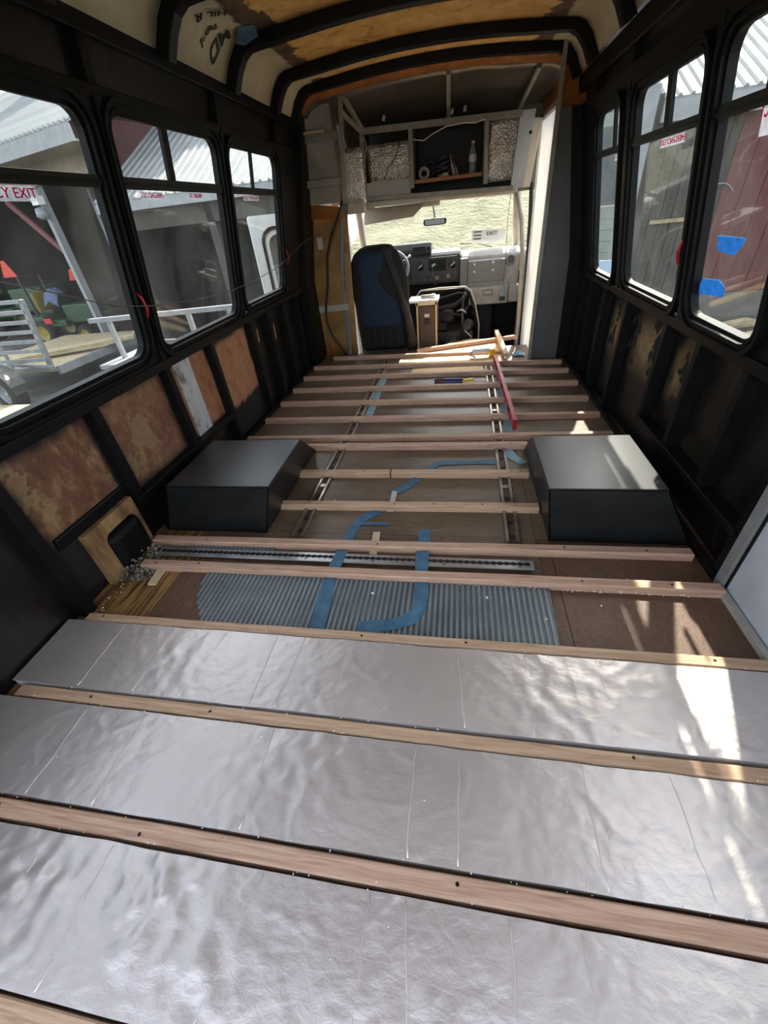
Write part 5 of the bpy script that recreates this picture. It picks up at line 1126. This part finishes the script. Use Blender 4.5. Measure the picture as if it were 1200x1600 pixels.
for (p0, p1) in (((0.36, 5.63, 0.73), (0.0, 5.50, 0.80)), ((-0.3, 5.70, 0.72), (-0.75, 5.58, 0.78))):
    MB().tube([p0, ((p0[0] + p1[0]) / 2, (p0[1] + p1[1]) / 2 + 0.02, (p0[2] + p1[2]) / 2 + 0.02), p1], 0.007, 6).build('wiper', 'pl_black', ws)
v_ = thing('sun_visor', 'tan sun visor flipped down at the left of the windshield', 'sun visor', (-0.63, 4.86, 1.1))
MB().hexa([(-0.94, 4.80, 1.075), (-0.45, 4.80, 1.10), (-0.45, 4.815, 1.10), (-0.94, 4.815, 1.075), (-0.94, 4.90, 1.19), (-0.34, 4.90, 1.19), (-0.34, 4.915, 1.19), (-0.94, 4.915, 1.19)]).build('visor_board', 'pl_beige', v_, bevel=0.012)
MB().tube([(-0.95, 4.905, 1.195), (-0.33, 4.905, 1.195)], 0.008, 8).build('visor_rod', 'pl_light', v_)
mi = thing('rear_view_mirror', 'black rear-view mirror hanging in the windshield', 'mirror', (-0.25, 4.95, 1.0))
MB().loft([(-0.25, 4.95, 1.01, 0.095, 0.012, 4), (-0.25, 4.945, 1.02, 0.112, 0.018, 4), (-0.25, 4.945, 1.055, 0.115, 0.018, 4), (-0.25, 4.95, 1.068, 0.10, 0.012, 4)], 24).build('housing', 'pl_black', mi, smooth=True)
MB().box(-0.345, -0.155, 4.922, 4.926, 1.018, 1.058).build('mirror_glass', M('mirror_silver', '#8a8d90', rough=0.08, metal=1.0), mi)
MB().tube([(-0.25, 4.96, 1.06), (-0.26, 4.99, 1.12), (-0.27, 4.99, 1.17)], 0.008, 8).build('stem', 'pl_mid', mi)
sg = thing('notice_card', 'white notice card with small print and EXIT propped behind the windshield', 'notice', (0.27, 5.36, 0.83))
MB().hexa([(0.12, 5.33, 0.80), (0.47, 5.33, 0.785), (0.47, 5.334, 0.785), (0.12, 5.334, 0.80), (0.12, 5.25, 0.925), (0.47, 5.25, 0.915), (0.47, 5.254, 0.915), (0.12, 5.254, 0.925)]).build('card', 'white', sg)
text_obj('exit_print', 'EXIT', 0.055, 'black_print', (0.33, 5.272, 0.878), (1, 0, -0.03), (0, -0.5, 0.8), sg)
for k in range(3): MB().hexa([(0.14, 5.262 + 0.02 * k, 0.90 - 0.032 * k), (0.22, 5.262 + 0.02 * k, 0.898 - 0.032 * k), (0.22, 5.264 + 0.02 * k, 0.898 - 0.032 * k), (0.14, 5.264 + 0.02 * k, 0.90 - 0.032 * k), (0.14, 5.256 + 0.02 * k, 0.909 - 0.032 * k), (0.22, 5.256 + 0.02 * k, 0.907 - 0.032 * k), (0.22, 5.258 + 0.02 * k, 0.907 - 0.032 * k), (0.14, 5.258 + 0.02 * k, 0.909 - 0.032 * k)]).build('print_line', 'black_print', sg)
t = MB().tube([(0.46, 4.93, 1.20), (0.45, 4.94, 1.0), (0.455, 4.95, 0.8), (0.46, 4.96, 0.55), (0.455, 4.97, 0.42)], 0.0025, 6)
lan = thing('lanyard', 'thin cord with a blue tag hanging at the right of the dashboard', 'lanyard', (0.455, 4.95, 0.3))
t.build('cord', 'wire', lan); MB().box(0.435, 0.47, 4.965, 4.97, 0.32, 0.42).build('tag_card', 'tape_far', lan); MB().box(0.425, 0.485, 4.955, 4.975, 0.285, 0.325).build('key_fob', 'pl_black', lan, bevel=0.006)
# hood outside
ho = MB().hexa([(-1.0, 5.74, 0.60), (0.52, 5.74, 0.58), (0.40, 6.55, 0.5), (-0.88, 6.55, 0.52), (-1.0, 5.74, 0.68), (0.52, 5.74, 0.66), (0.40, 6.55, 0.60), (-0.88, 6.55, 0.62)]).build('van_hood', 'white', bevel=0.03, base=True)
tag(ho, 'white van hood beyond the windshield', 'hood')
# driver door, swung open
dd = thing('door_3', 'white driver door swung open outside the far left window', None, (-1.22, 5.32, -0.3), kind='structure', rotz=math.radians(-150))
def flat_ring(o, i, d0, d1, name, mat, parent):
    n = len(o); vs = [];
    for (pts, dd_) in ((o, d0), (o, d1), (i, d1), (i, d0)): vs += [(p[0], dd_, p[1]) for p in pts]
    fs = []
    for a in range(4):
        b = (a + 1) % 4
        for k in range(n): fs.append((a * n + k, a * n + (k + 1) % n, b * n + (k + 1) % n, b * n + k))
    return fix(MB().add(vs, fs).build(name, mat, parent, local=True))
o_ = rrect(0.0, 1.06, 0.0, 1.55, 0.03); a_ = rrect(0.10, 0.97, 0.35, 1.45, 0.14); b_ = rrect(0.13, 0.94, 0.38, 1.42, 0.12); c_ = rrect(0.17, 0.90, 0.42, 1.38, 0.10)
flat_ring(o_, a_, -0.04, 0.04, 'door_frame', 'white', dd); flat_ring(a_, b_, -0.03, 0.045, 'door_seal', 'rubber', dd); flat_ring(b_, c_, -0.03, 0.03, 'inner_frame', 'white', dd)
MB().add([(p[0], 0.0, p[1]) for p in c_], [list(range(len(c_)))]).build('door_glass', 'glass', dd, local=True)

# ------------------------------------------------------------------ outside
gd = MB().grid([[(x, y, -0.8 + 0.02 * noise.noise(Vector((x * .8, y * .8, 0)))) for x in [-40 + 2 * i for i in range(41)]] for y in [-25 + 2 * j for j in range(41)]]).build('ground', 'ground', smooth=True)
tag(gd, 'grey gravel yard around the bus', kind='structure')
rows = []
for j in range(14):
    y = 11.5 + j * 1.1
    rows.append([(x, y + 0.3 * noise.noise(Vector((x * .3, j, 0))), -0.82 + 5.2 * (j / 13) ** 1.1 + 0.35 * noise.noise(Vector((x * .6, j * .5, 5)))) for x in [-3.4 + 0.5 * i for i in range(13)]])
bk_ = MB().grid(rows).build('grass_bank', 'grass', smooth=True, base=True); tag(bk_, 'dry grassy bank straight ahead of the windshield', 'bank', kind='stuff')
def roof(parent, x0, x1, y0, z0, ln, slope, local=True):
    sh_ = MB().hexa([(x0, y0, z0 - 0.03), (x1, y0, z0 - 0.03), (x1, y0 + ln, z0 - 0.03 + slope * ln), (x0, y0 + ln, z0 - 0.03 + slope * ln), (x0, y0, z0), (x1, y0, z0), (x1, y0 + ln, z0 + slope * ln), (x0, y0 + ln, z0 + slope * ln)]).build('roof_sheet', 'roofing', parent, local=local)
    n = int((x1 - x0) / 0.155); first = None
    for k in range(n + 1):
        x = x0 + 0.02 + k * (x1 - x0 - 0.04) / n
        if first is None:
            mb = MB(); w0, w1, h = 0.030, 0.014, 0.028
            mb.hexa([(-w0, y0 - 0.01, z0), (w0, y0 - 0.01, z0), (w0, y0 + ln, z0 + slope * ln), (-w0, y0 + ln, z0 + slope * ln), (-w1, y0 - 0.01, z0 + h), (w1, y0 - 0.01, z0 + h), (w1, y0 + ln, z0 + slope * ln + h), (-w1, y0 + ln, z0 + slope * ln + h)])
            first = mb.build('roof_rib', 'roofing', parent, local=True); first.location = (x, 0, 0)
        else:
            c = first.copy(); C.objects.link(c); c.location = (x, 0, 0); c.parent = parent
    return sh_
# shed A (open machine shed, left)
shA = thing('machine_shed', 'open machine shed with ribbed roof, seen through the nearest left window', 'shed', (-6.0, 7.75, -0.8), rotz=math.atan2(-0.33, 0.944))
def pA(name, mat, *b): return MB().box(*b).build(name, mat, shA, local=True)
roof(shA, -9.5, 0.0, 0.0, 3.54, 4.4, 0.5)
pA('fascia', 'fascia', -9.5, 0.0, -0.02, 0.03, 3.30, 3.51); pA('beam', 'soffit', -9.5, -0.3, 0.62, 0.72, 3.02, 3.34); pA('soffit', 'soffit', -9.5, 0.0, 0.03, 0.62, 3.30, 3.33)
pA('post', 'fascia', -2.98, -2.86, 0.62, 0.76, 0.0, 3.02)
pA('back_wall', 'dark_wood', -9.5, -3.2, 4.2, 4.3, 0.0, 5.4); pA('left_wall', 'dark_wood', -9.6, -9.5, 0.7, 4.2, 0.0, 5.0); pA('right_wall', 'red_barn', -3.1, -3.0, 2.0, 4.3, 0.0, 4.2)
pA('red_corner', 'red_barn', -3.1, -2.2, 1.9, 2.0, 0.0, 3.2); pA('corner_trim', 'fascia', -3.18, -3.1, 1.86, 2.0, 0.0, 3.0)
pA('floor_slab', 'dark_wood', -9.5, -3.0, 0.7, 4.2, 0.005, 0.02)
MB().bar((-4.3, 0.66, 2.9), (-2.95, 0.66, 1.9), 0.05, 0.12).build('knee_brace', 'red_barn', shA, local=True)
pA('wall_lamp', 'white_bit', -2.98, -2.74, 0.48, 0.62, 2.72, 2.86); MB().lathe([(0.05, 0.2), (0.10, 0.18), (0.12, 0.05), (0.06, 0.0), (0, 0)], (-2.86, 0.52, 2.48), seg=14).build('lamp_bowl', 'bottle', shA, local=True, smooth=True)
# tall red barn behind
rb_ = thing('red_barn', 'tall red barn wall rising behind the lean-to roof', 'barn', (-7.0, 13.2, -0.8))
for k in range(24):
    x = -10.2 + k * 0.27; MB().box(x, x + 0.255, 13.0, 13.06, -0.8, 6.2).build('board', 'red_barn', rb_)
MB().box(-10.2, -3.7, 13.06, 13.2, -0.8, 6.2).build('backing', 'red_barn', rb_)
MB().box(-9.55, -9.25, 12.95, 13.0, -0.8, 6.2).build('pale_trim', M('pink_white_trim', '#c9a9a9', rough=0.7), rb_)
# lean-to B
lb = thing('lean_to', 'open lean-to with white ribbed metal roof beside the red barn', 'lean-to', (0, 0, 0))
roof(lb, -6.3, -2.55, 8.0, 1.74, 3.9, 0.48)
def pB(name, mat, *b): return MB().box(*b).build(name, mat, lb)
pB('fascia', 'fascia', -6.3, -2.55, 7.98, 8.04, 1.58, 1.71); pB('beam', 'grey_siding', -6.2, -2.6, 8.2, 8.32, 1.30, 1.58)
pB('post', 'grey_siding', -6.2, -6.06, 8.2, 8.34, -0.8, 1.58); pB('post', 'grey_siding', -4.4, -4.26, 8.2, 8.34, -0.8, 1.58); pB('post', 'grey_siding', -2.72, -2.58, 8.2, 8.34, -0.8, 1.58)
pB('back_wall', 'grey_siding', -6.2, -2.6, 10.6, 10.7, -0.8, 2.9); pB('side_wall', 'dark_wood', -6.2, -6.1, 8.4, 10.6, -0.8, 1.9); pB('side_wall', 'dark_wood', -2.65, -2.6, 8.4, 10.6, -0.8, 1.9)
pB('red_door', 'maroon', -3.7, -3.1, 10.5, 10.58, -0.8, 1.2); pB('pale_window', 'bottle', -4.7, -4.0, 10.55, 10.59, -0.2, 0.4)
# right shed
rs = thing('grey_shed', 'grey and maroon shed with white ribbed roof, right of the bus', 'shed', (0, 0, 0))
roof(rs, 2.70, 9.0, 8.2, 2.05, 4.5, 0.48)
def pR(name, mat, *b): return MB().box(*b).build(name, mat, rs)
pR('fascia', 'fascia', 2.70, 9.0, 8.17, 8.23, 1.80, 2.02); pR('corner_post', 'fascia', 2.42, 2.62, 8.2, 8.36, -0.8, 2.2); pR('corner_board', 'grey_siding', 2.62, 2.78, 8.24, 8.36, -0.8, 2.1)
for k in range(7): pR('siding_board', 'grey_siding', 2.78 + k * 0.16, 2.93 + k * 0.16, 8.42, 8.46, -0.8, 1.9)
pR('grey_wall', 'grey_siding', 2.75, 9.0, 8.46, 8.6, -0.8, 2.1)
for k in range(14): pR('maroon_board', 'maroon', 3.86 + k * 0.26, 4.11 + k * 0.26, 8.38, 8.43, -0.42, 1.9)
pR('concrete_base', 'concrete', 3.6, 9.0, 8.30, 8.42, -0.8, -0.44)
pR('wall_bar', 'lumber_out', 2.95, 3.75, 8.38, 8.42, 0.62, 0.67)
MB().tube([(3.80 + 0.24 * math.cos(q), 8.36, 0.75 + 0.30 * math.sin(q)) for q in [0.6 + 0.22 * k for k in range(10)]], 0.010, 6).build('reflection_arc', 'galv', rs, smooth=True)  # curved reflection by the maroon wall, modelled as a thin tube
ph = thing('pale_house', 'pale house wall with grey eave, seen through the narrow far right window', 'house', (4.0, 14.2, -0.8))
PH = P('pale_green_siding', '#cfd8d0', 0.7, 0, 0.05)
for k in range(16): MB().box(2.6, 6.0, 14.0 - 0.012 * (k % 2), 14.2, -0.8 + k * 0.26, -0.55 + k * 0.26).build('clapboard', PH, ph)
MB().box(2.5, 6.1, 13.7, 14.2, 3.36, 3.5).build('eave', 'fascia', ph)
MB().prism([(13.6, 3.5), (14.2, 3.5), (17.5, 5.2), (17.5, 5.35), (13.6, 3.62)], 'x', 2.4, 6.2).build('roof', 'roofing', ph)
MB().box(3.25, 3.9, 13.93, 13.99, 0.9, 2.2).build('window_pane', 'bottle', ph); MB().box(3.15, 4.0, 13.95, 13.985, 0.8, 2.3).build('window_trim', 'fascia', ph)
# pale board further away on the right
bp = thing('white_board_stack', 'pale blue-white panel leaning beyond the narrow far right window', 'panel', (2.2, 7.6, -0.8)); MB().hexa([(2.15, 7.5, -0.8), (2.55, 7.5, -0.8), (2.55, 7.55, -0.8), (2.15, 7.55, -0.8), (2.15, 7.75, 0.25), (2.55, 7.75, 0.25), (2.55, 7.8, 0.25), (2.15, 7.8, 0.25)]).build('panel', M('pale_blue_panel', '#a9c0d4', rough=0.6), bp)
random.seed(31)
for i, (x0, y0, x1, y1, z, lab) in enumerate([(2.9, 7.0, 4.6, 7.5, -0.74, 'long bleached board on the ground by the maroon wall'), (2.7, 6.6, 4.3, 7.3, -0.66, 'bleached board on top of the right lumber pile'), (2.8, 6.3, 4.8, 6.6, -0.74, 'bleached board at the front of the right lumber pile'), (3.3, 6.0, 4.9, 6.9, -0.58, 'narrow bleached board lying slantwise over the right lumber pile')]):
    tag(MB().bar((x0, y0, z), (x1, y1, z + 0.03), 0.14, 0.05).build('lumber_board', 'lumber_out', base=True), lab, 'board', 'lumber outside the right windows')
# trailer with ramp gate (left)
tr = thing('utility_trailer', 'silver utility trailer with a slatted ramp gate, left of the bus', 'trailer', (-7.2, 5.6, -0.8))
MB().bar((-6.22, 5.6, 0.63), (-6.36, 5.6, -0.36), 0.06, 0.06).build('gate_stile', 'galv', tr); MB().bar((-8.3, 5.6, 0.63), (-8.4, 5.6, -0.36), 0.06, 0.06).build('gate_stile', 'galv', tr)
MB().bar((-7.0, 5.6, 0.62), (-7.1, 5.6, -0.36), 0.04, 0.04).build('gate_stile', 'galv', tr)
for k in range(8):
    z = 0.61 - 0.135 * k; MB().bar((-8.32 - 0.013 * k, 5.57, z), (-6.22 - 0.018 * k, 5.57, z), 0.03, 0.05).build('gate_slat', 'galv', tr)
MB().box(-8.5, -6.3, 5.7, 8.2, -0.42, -0.36).build('deck', 'lumber_out', tr); MB().bar((-6.3, 5.65, -0.39), (-6.3, 8.2, -0.39), 0.06, 0.12).build('side_rail', 'galv', tr)
MB().bar((-6.95, 5.45, -0.22), (-6.2, 5.5, -0.3), 0.05, 0.04).build('gate_brace', 'galv', tr)
whl = MB().lathe([(0.17, -0.10), (0.27, -0.10), (0.30, -0.06), (0.30, 0.06), (0.27, 0.10), (0.17, 0.10)], (-6.72, 5.05, -0.50), (0.25, 1, 0), 28).build('tyre', 'tyre', tr, smooth=True)
MB().lathe([(0.0, -0.04), (0.05, -0.06), (0.08, -0.03), (0.15, -0.04), (0.175, -0.08)], (-6.72, 5.05, -0.50), (0.25, 1, 0), 24).build('rim', 'galv', whl, smooth=False)
a__ = [(-6.72 + 0.36 * math.cos(q), 5.05 - 0.25 * 0.36 * math.cos(q) * 1.0, -0.50 + 0.36 * math.sin(q)) for q in [math.pi * k / 10 for k in range(11)]]
mb = MB(); mb.grid([[Vector(p) + Vector((0, -0.13, 0)) for p in a__], [Vector(p) + Vector((0, 0.13, 0)) for p in a__]]); mb.build('fender', 'pl_black', tr, solid=0.01)
tag(MB().bar((-7.6, 6.1, -0.30), (-5.9, 7.1, -0.24), 0.28, 0.05).build('long_plank', 'lumber_out', base=True), 'long pale plank slanting past the trailer ramp', 'plank')
tag(MB().box(-7.0, -5.2, 4.2, 4.75, -0.68, -0.60).build('wood_pallet_deck', 'lumber_out', base=True), 'pale plank deck low beside the trailer wheel', 'deck')
random.seed(41)
SCRAP = ['grey scrap board at the bottom of the heap left of the bus', 'bleached scrap board, second lowest in the heap left of the bus', 'grey scrap board, third from the bottom of the left heap', 'bleached scrap board in the middle of the left heap', 'grey scrap board, third from the top of the left heap', 'bleached scrap board, second from the top of the left heap', 'grey scrap board lying on top of the left heap']
for k in range(7):
    x = random.uniform(-6.2, -5.0); y = 5.3 + 0.33 * k; a = random.uniform(-0.1, 0.15)
    tag(MB().bar((x - 0.5 * math.cos(a), y - 0.5 * math.sin(a), -0.76 + 0.02 * k), (x + 0.5 * math.cos(a), y + 0.5 * math.sin(a), -0.75 + 0.02 * k), 0.10, 0.03).build('scrap_board', 'lumber_out' if k % 2 else 'grey_siding', base=True), SCRAP[k], 'board', 'scrap boards left of the bus')
eq = thing('flatbed_rail', 'low silver flatbed rail outside the middle left window', 'trailer', (-3.6, 5.1, -0.8))
MB().bar((-4.7, 5.0, 0.38), (-2.62, 5.0, 0.42), 0.07, 0.05).build('top_rail', 'galv', eq)
for x in (-4.45, -3.9, -3.3, -2.75): MB().bar((x, 5.02, -0.2), (x, 5.02, 0.38), 0.05, 0.05).build('stake', 'galv', eq)
MB().box(-4.6, -2.6, 4.7, 5.6, -0.15, -0.10).build('bed', 'galv', eq); MB().box(-3.9, -2.6, 4.98, 5.03, -0.15, 0.10).build('side_board', 'concrete', eq)
for x in (-4.1, -3.1): MB().lathe([(0.0, -0.08), (0.24, -0.08), (0.27, 0), (0.24, 0.08), (0, 0.08)], (x, 5.3, -0.53), (0, 1, 0), 24).build('wheel', 'tyre', eq)
for (x, mt_) in ((-3.55, 'red'), (-3.05, 'red')): MB().box(x, x + 0.08, 4.972, 4.98, -0.02, 0.08).build('warning_label', mt_, eq)
# tractors in the shed
def tractor(name, ox, oy, sc, label, tri):
    t = thing(name, label, 'tractor', (ox, oy, -0.78), 'green tractors in the shed')
    def b(n, mat, x0, x1, y0, y1, z0, z1, bv=0.03): return MB().box(ox + x0 * sc, ox + x1 * sc, oy + y0 * sc, oy + y1 * sc, -0.78 + z0 * sc, -0.78 + z1 * sc).build(n, mat, t, bevel=bv)
    b('hood', 'green', 0.25, 1.0, -0.28, 0.28, 0.45, 0.85); b('deck', 'green', -0.65, 0.30, -0.42, 0.42, 0.40, 0.55); b('rear_fender', 'green', -0.75, -0.2, -0.50, 0.50, 0.55, 0.66)
    b('tail_light', 'red', -0.20, 0.0, -0.51, -0.48, 0.50, 0.62, 0.005); b('seat_base', 'pl_black', -0.45, -0.10, -0.22, 0.22, 0.66, 0.78); b('seat_back', 'yellow', -0.52, -0.44, -0.22, 0.22, 0.70, 1.15)
    for (x, y, r) in ((-0.42, -0.42, 0.30), (-0.42, 0.42, 0.30), (0.72, -0.38, 0.21), (0.72, 0.38, 0.21)):
        w_ = MB().lathe([(r * .55, -0.08 * sc), (r * .9, -0.1 * sc), (r * sc, -0.05 * sc), (r * sc, 0.05 * sc), (r * .9, 0.1 * sc), (r * .55, 0.08 * sc)], (ox + x * sc, oy + y * sc, -0.78 + r * sc), (0, 1, 0), 24).build('tyre', 'tyre', t, smooth=True)
        MB().lathe([(0.0, -0.07 * sc), (r * .3, -0.05 * sc), (r * .58, -0.085 * sc)], (ox + x * sc, oy + y * sc, -0.78 + r * sc), (0, 1, 0), 20).build('hub', 'yellow', w_, smooth=True)
    MB().tube([(ox - .5 * sc, oy - .3 * sc, -.78 + .6 * sc), (ox - .5 * sc, oy - .3 * sc, -.78 + 1.5 * sc), (ox - .5 * sc, oy + .3 * sc, -.78 + 1.5 * sc), (ox - .5 * sc, oy + .3 * sc, -.78 + .6 * sc)], 0.03, 8).build('roll_bar', 'pl_black', t)
    if tri:
        x, y, z, q = tri; MB().add([(x - 0.2 * q, y, z), (x + 0.2 * q, y, z), (x + 0.05 * q, y, z + 0.34 * q), (x - 0.05 * q, y, z + 0.34 * q)], [(0, 1, 2, 3)]).build('orange_triangle', 'orange', t, solid=0.01)
    return t
tractor('garden_tractor', -9.75, 9.75, 1.0, 'green garden tractor with yellow hubs under a faded denim cloth', (-9.55, 10.3, 0.50, 0.7))
tractor('garden_tractor', -12.3, 10.9, 1.4, 'larger green tractor deep in the shed with an orange triangle', (-10.75, 9.75, 0.72, 1.0))
rows = [[(-9.75 + 0.4 * (i / 8 - .5) + 0.03 * noise.noise(Vector((i, j, 0))), 9.45 + 0.4 * j / 8, 0.42 - 0.12 * abs(i - 4) / 4 - 0.25 * max(0, 3 - j) / 3 + 0.03 * noise.noise(Vector((i * .8, j * .8, 2)))) for i in range(9)] for j in range(9)]
tag(MB().grid(rows).build('denim_cloth', 'denim', smooth=True, solid=0.01, base=True), 'faded denim cloth draped over the green garden tractor', 'cloth')
